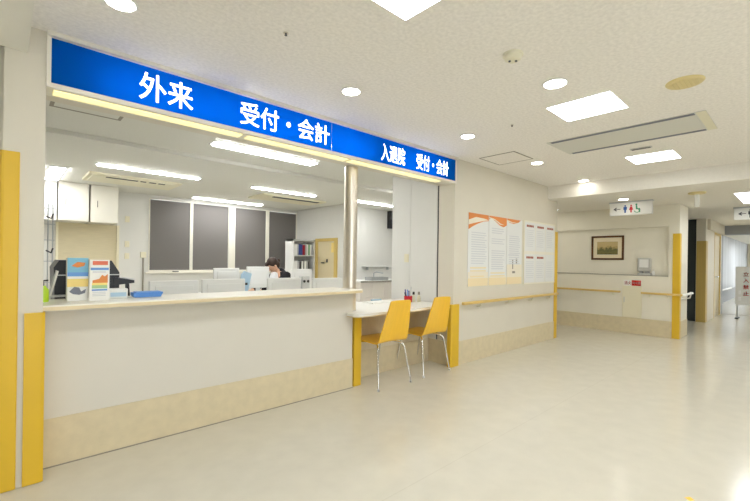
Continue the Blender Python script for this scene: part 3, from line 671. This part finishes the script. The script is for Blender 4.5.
MB().box(1.18, 1.62, 4.63, 4.68, 2.498, 2.506).box(1.66, 1.74, 4.63, 4.68, 2.498, 2.506).box(1.79, 1.89, 4.63, 4.68, 2.498, 2.506).box(1.93, 2.03, 4.63, 4.68, 2.498, 2.506).build('air_slot', 'dark_plastic', t)
t = thing('cassette_air_conditioner', (4.5, 4.75, 2.50), 'ceiling cassette air conditioner with dark slot near the bookcase', 'air conditioner')
B(3.75, 5.25, 4.40, 5.10, 2.515, 2.55, bev=.006).build('panel', 'aged_cream', t)
B(4.0, 5.1, 4.46, 4.54, 2.505, 2.516).build('air_slot', 'dark_slot', t)

# ================================================================== OFFICE FURNITURE
# upper cupboards
for n, (a, b_, lb) in enumerate(((.693, 1.128, 'cream wall cupboard under the ceiling, left of the dark gap'), (1.15, 1.578, 'cream wall cupboard under the ceiling, right of the dark gap'))):
    t = thing('wall_cupboard', ((a + b_) / 2, 6.17, 1.87), lb, 'cupboard', 'office wall cupboards')
    B(a, b_, 5.925, 6.45, 1.872, 2.548).build('body', 'cream_metal', t)
    d = B(a + .006, b_ - .006, 5.90, 5.923, 1.878, 2.545, bev=.003).build('door', 'cream_metal', t)
    MB().tube([(a + .10, 5.90, 2.15), (a + .10, 5.88, 2.16), (a + .10, 5.88, 2.25), (a + .10, 5.90, 2.26)], .006, n=8).build('handle', 'seam_grey', d)
t = thing('wall_cupboard', (.45, 6.17, 1.87), 'white wall cupboard at the far left edge of the office', 'cupboard', 'office wall cupboards')
B(.20, .675, 5.96, 6.45, 1.872, 2.548).build('body', 'white_plastic', t)
for a, b_ in ((.205, .435), (.44, .67)):
    d = B(a, b_, 5.94, 5.958, 1.95, 2.545, bev=.003).build('door', 'white_plastic', t)
B(.20, .675, 5.94, 5.958, 1.873, 1.945).build('bottom_rail', 'cream_metal', t)
t = thing('roller_shutter', (1.19, 6.42, .7), 'beige closed roller shutter below the office wall cupboards', 'shutter')
B(.735, 1.64, 6.41, 6.445, .75, 1.868).build('curtain', 'beige_shutter', t)
MB().box(.70, .735, 6.38, 6.448, .75, 1.868).box(1.64, 1.68, 6.38, 6.448, .75, 1.868).build('side_rail', 'aged_cream', t)
B(.70, 1.68, 6.30, 6.448, .70, .75).build('bottom_shelf', 'cream_metal', t)
for z, lb in ((1.95, 'cream switch plate high on the office wall, topmost of three'), (1.45, 'cream switch plate on the office wall, middle of three'), (1.21, 'cream switch plate on the office wall, lowest of three')):
    t = thing('switch_plate', (1.83, 6.44, z), lb, 'switch', 'switch plates on the office back wall')
    B(1.79, 1.87, 6.438, 6.45, z, z + .12, bev=.003).build('plate', 'aged_cream', t)
    B(1.815, 1.845, 6.432, 6.438, z + .035, z + .085, bev=.002).build('rocker', 'old_plastic', t)
t = thing('cable_conduit', (2.12, 6.43, .3), 'thin grey cable conduit on the wall beside the window', 'conduit')
MB().tube([(2.12, 6.432, .3), (2.12, 6.432, 1.24)], .017, n=10).build('pipe', 'seam_grey', t, smooth=True)
B(2.07, 2.17, 6.41, 6.45, 1.24, 1.36, bev=.004).build('junction_box', 'old_plastic', t)

# bookcase with its binders
t = thing('bookcase', (5.42, 5.68, 0), 'white open bookcase with binders in the office corner', 'bookcase')
MB().box(5.11, 5.14, 5.52, 5.90, 0, 1.74).box(5.70, 5.73, 5.52, 5.90, 0, 1.74).box(5.14, 5.70, 5.88, 5.90, 0, 1.74).build('carcass', 'white_plastic', t)
SH = (.04, .50, .96, 1.36)
for z in SH: B(5.14, 5.70, 5.53, 5.88, z - .022, z, bev=.002).build('shelf', 'grey_plastic', t)
B(5.11, 5.73, 5.52, 5.90, 1.70, 1.741).build('top', 'grey_plastic', t)
upper = [('book_white', .05), ('book_white', .045), ('book_grey', .05), ('book_blue', .06), ('book_blue', .05), ('book_red', .075), ('book_grey', .035), ('book_white', .05), ('book_green', .045), ('book_white', .045)]
lower = [('book_white', .06), ('book_white', .055), ('book_grey', .045), ('book_dark', .06), ('book_white', .055), ('book_dark', .03), ('book_white', .06), ('book_grey', .05), ('book_dark', .045)]
ordn = ('first', 'second', 'third', 'fourth', 'fifth', 'sixth', 'seventh', 'eighth', 'ninth', 'tenth')
for z, row, rn in ((1.36, upper, 'upper visible'), (.96, lower, 'lower visible')):
    x = 5.15
    for k, (m_, w_) in enumerate(row):
        h = .25 + .03 * random.random()
        tag(B(x, x + w_ - .004, 5.56 + random.random() * .02, 5.80, z, z + h, bev=.003).build('binder', m_), f"{m_.split('_')[1]} binder, {ordn[k]} from left on the {rn} bookcase shelf", 'binder', 'binders in the bookcase')
        x += w_
# office door on the right wall
t = thing('yellow_door', (5.75, 5.09, 0), 'yellow wooden door in the office right of the bookcase', 'door')
MB().box(5.735, 5.77, 5.42, 5.52, 0, 1.775).box(5.735, 5.77, 4.645, 4.745, 0, 1.775).box(5.735, 5.77, 4.745, 5.42, 1.70, 1.775).build('frame', 'door_yellow', t)
B(5.748, 5.77, 4.75, 5.415, 0.005, 1.695).build('leaf', 'door_cream', t)
MB().tube([(5.748, 5.22, 1.18), (5.71, 5.22, 1.18), (5.71, 5.10, 1.18)], .012, n=8).build('lever', 'dark_plastic', t, smooth=True)
B(5.742, 5.748, 5.00, 5.06, 1.19, 1.27).build('lock_plate', 'dark_slot', t)
B(5.742, 5.748, 4.77, 4.86, 1.43, 1.66).build('yellow_notice', 'print_yellow', t)

# work desks behind the counter
def work_desk(x0, x1, y0, y1, label):
    t = thing('office_desk', ((x0 + x1) / 2, (y0 + y1) / 2, 0), label, 'desk', 'office work desks')
    B(x0, x1, y0, y1, .69, .72, bev=.004).build('top', 'white_plastic', t)
    B(x0 + .03, x1 - .03, y0 + .02, y0 + .04, .15, .69).build('modesty_panel', 'grey_plastic', t)
    for x in (x0 + .02, x1 - .06):
        for y in (y0 + .05, y1 - .06): B(x, x + .04, y, y + .04, 0, .69).build('leg', 'grey_plastic', t)
work_desk(.20, 2.42, .45, 1.45, 'white work desk hidden behind the left half of the counter')
work_desk(2.46, 3.35, .95, 2.15, 'white work desk behind the low desk and steel column')
work_desk(1.85, 2.84, 2.2, 3.6, 'white work desk in front of the seated person')
def monitor(x0, x1, y, ztop, ztab, label, h=.30, grp='white monitors'):
    cx = (x0 + x1) / 2
    t = thing('monitor', (cx, y, ztab), label, 'monitor', grp)
    B(x0, x1, y - .012, y + .022, ztop - h, ztop, bev=.008, seg=3).build('back_cover', 'white_plastic', t)
    B(x0 + .045, x1 - .045, y - .018, y - .010, ztop - h + .04, ztop - .045, bev=.005).build('back_plate', 'white_plastic', t)
    B(x0 + .012, x1 - .012, y + .0215, y + .024, ztop - h + .012, ztop - .012).build('screen', 'dark_plastic', t)
    if ztop - h - ztab > .03: MB().box(cx - .03, cx + .03, y - .01, y + .01, ztab + .01, ztop - h + .02).build('neck', 'grey_plastic', t)
    MB().box(cx - .10, cx + .10, y - .07, y + .09, ztab, ztab + .014, bev=.004).build('foot', 'grey_plastic', t)
monitor(.93, 1.345, 1.0, 1.045, .72, 'white monitor seen from behind, leftmost along the counter')
monitor(1.375, 1.80, 1.0, 1.05, .72, 'white monitor seen from behind, second from left along the counter')
monitor(2.05, 2.455, 1.0, 1.048, .72, 'white monitor seen from behind in front of the seated person')
monitor(2.63, 3.06, 1.02, 1.036, .72, 'white monitor seen from behind beside the steel column')
monitor(1.98, 2.32, 2.3, 1.125, .72, 'white monitor in the back row left of the blue folder')
monitor(2.487, 2.822, 2.42, 1.142, .72, 'white monitor in the back row just left of the person', grp='white monitors')
monitor(2.94, 3.27, 2.0, 1.117, .72, 'white monitor in the back row in front of the bookcase')
t = thing('card_terminal', (2.48, .98, .72), 'light grey box with two dark buttons between two monitors', 'terminal')
B(2.475, 2.575, .99, 1.07, .72, 1.06, bev=.006).build('body', 'grey_plastic', t)
for x in (2.498, 2.548): MB().lathe([(.016, .984), (.014, .992)], (x, 0, 1.005), axis='y', n=14).build('button', 'dark_plastic', t)
t = thing('document_folder', (2.36, 2.25, .72), 'pale blue upright document folder between the monitors', 'folder')
MB().prism([(2.29, .72), (2.40, .72), (2.47, 1.05), (2.37, 1.085), (2.33, 1.04)], 'y', 2.235, 2.265).build('cover', 'folder_blue', t)
B(2.33, 2.41, 2.227, 2.235, .90, .93, bev=.003).build('clip', 'dark_plastic', t)

# kitchenette far right
t = thing('kitchen_cabinet', (6.65, 4.25, 0), 'low tiled cabinet with steel worktop by the far office wall', 'cabinet')
B(5.92, 7.7, 3.98, 4.57, .08, .75).build('body', 'tile_pink', t)
for k in range(5):
    d = B(5.93 + k * .352, 5.93 + k * .352 + .345, 3.965, 3.98, .10, .40, bev=.003).build('door', 'tile_pink', t)
    B(5.93 + k * .352, 5.93 + k * .352 + .345, 3.965, 3.98, .41, .74, bev=.003).build('drawer', 'tile_pink', t)
B(5.90, 7.7, 3.95, 4.57, .75, .785, bev=.004).build('worktop', 'white_plastic', t)
B(5.90, 7.7, 3.944, 3.95, .752, .783).build('front_edge', 'seam_grey', t)
t = thing('sink_unit', (6.55, 4.2, .785), 'grey steel sink rack with faucet on the tiled cabinet', 'sink')
MB().box(6.28, 6.82, 4.0, 4.02, .785, .86).box(6.28, 6.82, 4.22, 4.24, .785, .86).box(6.28, 6.30, 4.02, 4.22, .785, .86).box(6.80, 6.82, 4.02, 4.22, .785, .86).box(6.30, 6.80, 4.02, 4.22, .785, .80).build('basin', 'basin_grey', t)
MB().tube([(6.62, 4.30, .785), (6.62, 4.30, .95), (6.66, 4.26, .975), (6.80, 4.16, .95)], .012, n=10).build('faucet', 'alu', t, smooth=True)
t = thing('wall_shelf', (6.9, 4.45, 1.09), 'narrow white shelf above the sink', 'shelf')
B(6.45, 7.6, 4.48, 4.57, 1.09, 1.112, bev=.003).build('board', 'white_plastic', t)
for x in (6.6, 7.3): B(x, x + .02, 4.50, 4.57, 1.02, 1.09).build('bracket', 'alu', t)
t = thing('wall_speaker', (7.42, 4.5, 2.08), 'dark grey box mounted high on the far office wall', 'speaker')
B(7.31, 7.60, 4.44, 4.57, 2.09, 2.56 - .02, bev=.01).build('case', 'dark_plastic', t)
B(7.33, 7.58, 4.432, 4.44, 2.12, 2.50).build('grille', 'dark_slot', t)
t = thing('switch_plate', (3.945, .765, 1.24), 'yellowed light switch on the white partition behind the low desk', 'switch')
B(3.938, 3.948, .725, .80, 1.235, 1.345, bev=.003).build('plate', 'aged_cream', t)
B(3.933, 3.938, .75, .775, 1.265, 1.315, bev=.002).build('rocker', 'old_plastic', t)

# ================================================================== THINGS ON THE COUNTER
# two leaflet boxes
t = thing('leaflet_box', (.345, .30, .972), 'tall blue and yellow leaflet box with a grey drawing, left of two', 'leaflet box', 'leaflet boxes on the counter')
x0, x1, y = .292, .398, .22
B(x0, x1, y, y + .07, .972, 1.24, bev=.002).build('box', 'white_paper', t)
MB().box(x0, x1, y - .0012, y, 1.15, 1.24).build('top_band', 'print_sky', t)
MB().box(x0, x1, y - .0012, y, 1.125, 1.15).build('blue_band', 'print_blue', t)
MB().box(x0, x1, y - .0012, y, 1.06, 1.11).build('yellow_band', 'print_yellow', t)
MB().prism([(x0 + .02, 1.19), (x0 + .05, 1.215), (x0 + .09, 1.21), (x0 + .085, 1.19), (x0 + .05, 1.18)], 'y', y - .0024, y - .0012).build('picture', 'print_orange', t)
MB().prism([(x0 + .01, 1.03), (x0 + .035, 1.06), (x0 + .06, 1.055), (x0 + .07, 1.03), (x0 + .095, 1.045), (x0 + .09, 1.02), (x0 + .06, 1.01), (x0 + .03, 1.015)], 'y', y - .0024, y).build('drawing', 'print_dark', t)
t = thing('leaflet_box', (.455, .26, .972), 'tall white leaflet box with red, orange and green bands, right of two', 'leaflet box', 'leaflet boxes on the counter')
x0, x1, y = .398, .503, .165
B(x0, x1, y, y + .05, .972, 1.23, bev=.002).build('box', 'white_paper', t)
MB().box(x0 + .015, x1 - .01, y - .0012, y, 1.197, 1.222).build('red_band', 'print_red', t)
MB().box(x0 + .005, x1 - .005, y - .0012, y, 1.165, 1.18).build('blue_band', 'print_blue', t)
MB().prism([(x0 + .015, 1.085), (x1 - .01, 1.085), (x1 - .01, 1.14), (x1 - .025, 1.125), (x1 - .04, 1.135), (x1 - .055, 1.11), (x0 + .015, 1.10)], 'y', y - .0012, y).build('orange_picture', 'print_orange', t)
MB().box(x0 + .012, x1 - .012, y - .0012, y, 1.07, 1.085).build('yellow_band', 'print_yellow', t)
MB().box(x0 + .012, x1 - .012, y - .0012, y, 1.05, 1.07).build('green_band', 'print_green', t)
MB().box(x0 + .012, x1 - .012, y - .0012, y, 1.035, 1.045).build('lower_blue_band', 'print_blue', t)
lb = MB()
for z in (1.155, 1.148, 1.022, 1.012, 1.002): lb.box(x0 + .015, x1 - .02, y - .0012, y, z, z + .004)
lb.build('text_lines', 'print_grey', t)
t = thing('tissue_box', (.575, .32, .972), 'small white and pale blue box beside the leaflet boxes', 'box')
B(.515, .625, .26, .34, .972, 1.037, bev=.003).build('carton', 'paper_cool', t)
B(.525, .615, .258, .26, .985, 1.012).build('blue_band', 'folder_blue', t)
t = thing('pen_tray', (.75, .30, .972), 'bright blue shallow tray lying on the counter', 'tray')
MB().prism([(.655, .985), (.665, .974), (.825, .974), (.838, 1.0), (.838, 1.008), (.655, 1.006)], 'y', .24, .33).build('tray', 'tray_blue', t)
B(.67, .825, .25, .32, 1.006, 1.012, bev=.001).build('liner', 'print_blue', t)
t = thing('sanitizer_bottle', (.19, .25, .972), 'lime green pump bottle at the left end of the counter', 'bottle')
MB().lathe([(.026, .972), (.028, .98), (.028, 1.045), (.014, 1.062), (.014, 1.07)], (.180, .255, 0), n=18).build('bottle', 'bottle_lime', t, smooth=True)
MB().tube([(.180, .255, 1.07), (.180, .255, 1.10), (.203, .248, 1.102)], .006, n=8).build('pump', 'dark_plastic', t, smooth=True)
# black printer on the work desk behind the leaflet boxes
t = thing('printer', (.44, .72, .72), 'black desktop printer behind the leaflet boxes', 'printer')
MB().prism([(.27, .72), (.64, .72), (.64, 1.135), (.59, 1.222), (.285, 1.222), (.255, 1.17)], 'y', .62, .95).build('body', 'black_plastic', t)
B(.275, .645, .615, .62, 1.115, 1.122).build('seam_strip', 'grey_plastic', t)
MB().prism([(.60, 1.04), (.735, 1.055), (.735, 1.075), (.60, 1.10)], 'y', .60, .90).build('output_tray', 'black_plastic', t)
MB().prism([(.63, 1.094), (.745, 1.079), (.745, 1.084), (.63, 1.099)], 'y', .62, .88).build('paper', 'print_grey', t)
MB().prism([(.685, 1.05), (.705, 1.05), (.725, .72), (.70, .72)], 'y', .62, .66).build('tray_leg', 'black_plastic', t)
t = thing('document_stand', (.25, .62, .972), 'grey wire stand with leaning papers left of the black printer', 'stand')
MB().tube([(.205, .50, .722), (.225, .50, 1.0), (.262, .50, 1.15)], .006, n=8).build('frame', 'grey_plastic', t, smooth=True)
MB().prism([(.225, .985), (.234, .985), (.272, 1.15), (.262, 1.155)], 'y', .48, .56).build('papers', 'white_paper', t)
B(.19, .33, .47, .57, .98, .988).build('shelf', 'grey_plastic', t)
B(.19, .24, .47, .57, .72, .73).build('foot', 'grey_plastic', t)
# wire rack by the left edge
t = thing('wire_rack', (.34, 2.0, 0), 'tall grey wire display rack at the left edge of the office', 'rack')
for x in (.275, .31, .345):
    MB().tube([(x, 2.0, .06), (x, 2.0, 1.74)], .005, n=8).build('upright', 'alu', t, smooth=True)
for z in (.5, .8, 1.0, 1.2, 1.4, 1.55, 1.70):
    MB().tube([(.26, 2.0, z), (.36, 2.0, z)], .004, n=8).build('rung', 'alu', t, smooth=True)
for z in (1.30, 1.62): MB().tube([(.30, 1.998, z), (.33, 1.93, z - .02), (.34, 1.90, z + .02)], .007, n=8).build('hook', 'dark_slot', t, smooth=True)
B(.24, .38, 1.85, 2.15, 0, .06, bev=.005).build('base', 'alu', t)

# ================================================================== THINGS ON THE LOW DESK
t = thing('pen_cup', (3.74, .62, .741), 'red pen cup with blue pens on the low desk', 'pen holder')
MB().lathe([(.045, .741), (.05, .745), (.052, .82), (.046, .82), (.044, .75)], (3.70, .50, 0), n=22).build('cup', 'cup_red', t, smooth=True)
for k, (dx, dy, h, m_) in enumerate(((-.03, .01, .90, 'pen_blue'), (-.012, -.02, .885, 'pen_blue'), (.005, .015, .895, 'print_blue'), (.028, -.01, .93, 'grey_plastic'), (-.045, 0, .865, 'book_dark'))):
    MB().tube([(3.70 + dx * .5, .50 + dy, .75), (3.70 + dx * 1.4, .50 + dy * 1.3, h)], .007, n=8).build('pen', m_, t, smooth=True)
for x, y, lb in ((3.80, .50, 'small clear bottle with black cap beside the red cup'), (3.855, .46, 'small clear bottle with grey cap, farther right of the red cup')):
    t = thing('small_bottle', (x, y, .741), lb, 'bottle', 'small bottles on the low desk')
    MB().lathe([(.022, .741), (.024, .746), (.024, .80), (.01, .82), (.01, .83)], (x, y, 0), n=16).build('body', 'old_plastic', t, smooth=True)
    MB().lathe([(.014, .83), (.014, .862), (.011, .866)], (x, y, 0), n=14).build('cap', 'dark_plastic' if x < 3.83 else 'seam_grey', t, smooth=True)
t = thing('paper_tray', (3.30, .66, .741), 'white papers with a blue clip at the back of the low desk', 'papers')
B(3.20, 3.50, .60, .80, .741, .752, bev=.001).build('paper_stack', 'white_paper', t)
B(3.36, 3.52, .79, .82, .742, .768, bev=.003).build('blue_clip', 'folder_blue', t)

# ================================================================== THE PERSON AT THE DESK (seated, facing left, head bowed)
def skin_mesh(verts, edges, radii, levels=2):
    me = bpy.data.meshes.new('s'); me.from_pydata(verts, edges, []); o = bpy.data.objects.new('s', me); COL.objects.link(o)
    md = o.modifiers.new('skin', 'SKIN'); md.use_smooth_shade = True
    for i, r in enumerate(radii):
        sv = me.skin_vertices[0].data[i]; sv.radius = r if isinstance(r, tuple) else (r, r); sv.use_root = (i == 0)
    sb = o.modifiers.new('sub', 'SUBSURF'); sb.levels = levels; sb.render_levels = levels
    dg = bpy.context.evaluated_depsgraph_get(); dg.update()
    m2 = bpy.data.meshes.new_from_object(o.evaluated_get(dg)); bpy.data.objects.remove(o)
    return m2
PXY = (3.32, 2.78)
def L(f, s, z): return (PXY[0] - f, PXY[1] + s, z)   # f forward (-X), s to the right hand (+Y)
per = thing('person', (PXY[0], PXY[1], .0), 'seated person in black cardigan and white shirt bowing over a desk', 'person')
V, Ed, Rd = [], [], []
def chain(start, pts):
    prev = start
    for p, r in pts:
        V.append(p); Rd.append(r); i = len(V) - 1
        if prev is not None: Ed.append((prev, i))
        prev = i
    return prev
pel = chain(None, [(L(0, 0, .52), .13)])
chest = chain(pel, [(L(.02, 0, .68), .115), (L(.07, 0, .86), .12)])
neck0 = chain(chest, [(L(.11, 0, .99), (.095, .075))]); neck = chain(neck0, [(L(.15, 0, 1.055), .046), (L(.205, 0, 1.10), .044)])
hands = []
for s in (-1, 1):
    sh = chain(neck0, [(L(.10, s * .15, 1.0), .05), (L(.28, s * .215, .86), .042), (L(.42, s * .17, .80), .035), (L(.55, s * .13, .755), .026), (L(.60, s * .125, .748), .022)])
    hands.append((sh, s))
    hip = chain(pel, [(L(.06, s * .09, .52), .085), (L(.42, s * .10, .53), .06), (L(.44, s * .10, .30), .048), (L(.42, s * .10, .08), .035), (L(.52, s * .10, .035), .03)])
body = skin_mesh(V, Ed, Rd)
bmB = MB().add_mesh(body, Matrix.Identity(4))
# hands: palm with four curled fingers and a thumb
for s in (-1, 1):
    base = Vector(L(.60, s * .125, .747))
    bmB.ball(base + Vector((-.035, 0, -.002)), .045, .036, .014)
    for k, (o_, ln) in enumerate(((-.026, .055), (-.009, .066), (.009, .062), (.025, .048))):
        a = base + Vector((-.065, o_, 0)); b1 = a + Vector((-ln * .45, o_ * .1, .004)); c1 = a + Vector((-ln * .8, o_ * .15, -.006)); d1 = a + Vector((-ln * .95, o_ * .15, -.016))
        bmB.tube([a, b1, c1, d1], .0085, n=8, r2=.006)
    a = base + Vector((-.015, -s * .028, -.002)); bmB.tube([a, a + Vector((-.025, -s * .02, .0)), a + Vector((-.05, -s * .022, -.004))], .0095, n=8, r2=.007)
# head: skull, jaw, nose, ears; bowed forward
hd = bmesh.new(); bmesh.ops.create_uvsphere(hd, u_segments=28, v_segments=20, radius=1)
for v in hd.verts:
    x, y, z = v.co
    wx = .092 * (1 + .0 * z); wy = .074
    if z < 0: wy *= 1 + .22 * z; wx *= 1 + .12 * z
    fx = x * wx + (.012 * (-z) if (x > 0 and z < 0) else 0)
    v.co = Vector((fx, y * wy, z * .112))
th = MB(); th._merge(hd)
th.prism([(.088, -.005), (.112, -.032), (.088, -.038)], 'y', -.010, .010)
th.ball((.086, 0, -.066), .010, .022, .006); th.ball((.080, 0, -.1), .018, .02, .014)
for s in (-1, 1): th.ball((-.005, s * .074, -.012), .018, .008, .03); th.ball((.080, s * .03, .008), .009, .013, .008)
hm = bpy.data.meshes.new('h'); th.bm.to_mesh(hm); th.bm.free()
HM = Matrix.Translation(Vector(L(.245, 0, 1.155))) @ Matrix.Rotation(PI, 4, 'Z') @ Matrix.Rotation(math.radians(40), 4, 'Y') @ Matrix.Scale(.95, 4)
bmB.add_mesh(hm, HM)
bodyo = bmB.build('body', 'skin', per, smooth=60)
def hsph(mb, c, r, sx=1, sy=1, sz=1):
    t = bmesh.new(); bmesh.ops.create_uvsphere(t, u_segments=22, v_segments=16, radius=1)
    for v in t.verts: v.co = Vector((c[0] + v.co.x * r * sx, c[1] + v.co.y * r * sy, c[2] + v.co.z * r * sz))
    t.transform(HM); mb._merge(t)
hr_ = MB(); hsph(hr_, (-.022, 0, .028), .102, 1.0, .83, 1.0); hsph(hr_, (-.06, 0, -.02), .075, .9, .95, 1.1); hsph(hr_, (-.115, 0, .0), .045)
hsph(hr_, (.055, 0, .075), .05, 1, 1.2, .7)
hr_.build('hair', 'hair', bodyo, smooth=60)
ey = MB()
for s in (-1, 1): hsph(ey, (.0875, s * .03, .008), .0055)
ey.build('eyes', 'black_plastic', bodyo, smooth=60)
# cardigan and trousers: slightly larger shells that follow the body
V, Ed, Rd = [], [], []
pel = chain(None, [(L(0, 0, .54), .145)]); chest = chain(pel, [(L(.02, 0, .68), .135), (L(.05, 0, .86), .137)])
neck0 = chain(chest, [(L(.085, 0, 1.01), (.12, .09))]); chain(neck0, [(L(.115, 0, 1.06), .07), (L(.15, 0, 1.085), .06)])
for s in (-1, 1): chain(neck0, [(L(.09, s * .16, 1.01), .066), (L(.28, s * .22, .865), .056), (L(.42, s * .175, .805), .048), (L(.50, s * .145, .775), .042)])
MB().add_mesh(skin_mesh(V, Ed, Rd), Matrix.Identity(4)).build('cardigan', 'cardigan', per, smooth=60)
V, Ed, Rd = [], [], []
pel = chain(None, [(L(0, 0, .52), .14)])
for s in (-1, 1): chain(pel, [(L(.06, s * .09, .525), .098), (L(.42, s * .10, .53), .075), (L(.44, s * .10, .30), .066), (L(.43, s * .10, .11), .06)])
MB().add_mesh(skin_mesh(V, Ed, Rd), Matrix.Identity(4)).build('trousers', 'trousers', per, smooth=60)
V, Ed, Rd = [], [], []
chain(None, [(L(.14, 0, .80), (.09, .09)), (L(.21, 0, .93), (.10, .095)), (L(.22, 0, .985), (.07, .075)), (L(.19, 0, 1.06), .054)])
MB().add_mesh(skin_mesh(V, Ed, Rd), Matrix.Identity(4)).build('shirt', 'shirt', per, smooth=60)
for s in (-1, 1):
    MB().box(*sorted((L(.40, 0, 0)[0], L(.60, 0, 0)[0])), PXY[1] + s * .10 - .045, PXY[1] + s * .10 + .045, 0.0, .075, bev=.025, seg=3).build('shoe', 'black_plastic', per, smooth=60)
t = thing('office_chair', (PXY[0], PXY[1], 0), 'dark office swivel chair under the seated person', 'chair')
B(PXY[0] - .22, PXY[0] + .23, PXY[1] - .23, PXY[1] + .23, .345, .405, bev=.025, seg=3).build('seat', 'dark_plastic', t, smooth=60)
B(PXY[0] + .20, PXY[0] + .24, PXY[1] - .21, PXY[1] + .21, .50, .86, bev=.018, seg=3).build('backrest', 'dark_plastic', t, smooth=60)
B(PXY[0] + .235, PXY[0] + .255, PXY[1] - .03, PXY[1] + .03, .33, .60).build('back_bar', 'black_plastic', t)
MB().lathe([(.03, .08), (.03, .345)], (PXY[0], PXY[1], 0), n=16).build('column', 'black_plastic', t)
for k in range(5):
    a = 2 * PI * k / 5 + .3
    lg = MB().tube([(PXY[0], PXY[1], .09), (PXY[0] + .27 * math.cos(a), PXY[1] + .27 * math.sin(a), .065)], .02, n=8).build('leg', 'black_plastic', t)
    MB().ball((PXY[0] + .27 * math.cos(a), PXY[1] + .27 * math.sin(a), .028), .028).build('caster', 'black_plastic', lg, smooth=60)

tag(MB().prism([(2.715, -2.475), (2.735, -2.455), (2.705, -2.435), (2.69, -2.462)], 'z', 0, .0012).build('floor_tape', 'chair_yellow'), 'small piece of orange floor tape at the bottom photo edge', 'floor tape')
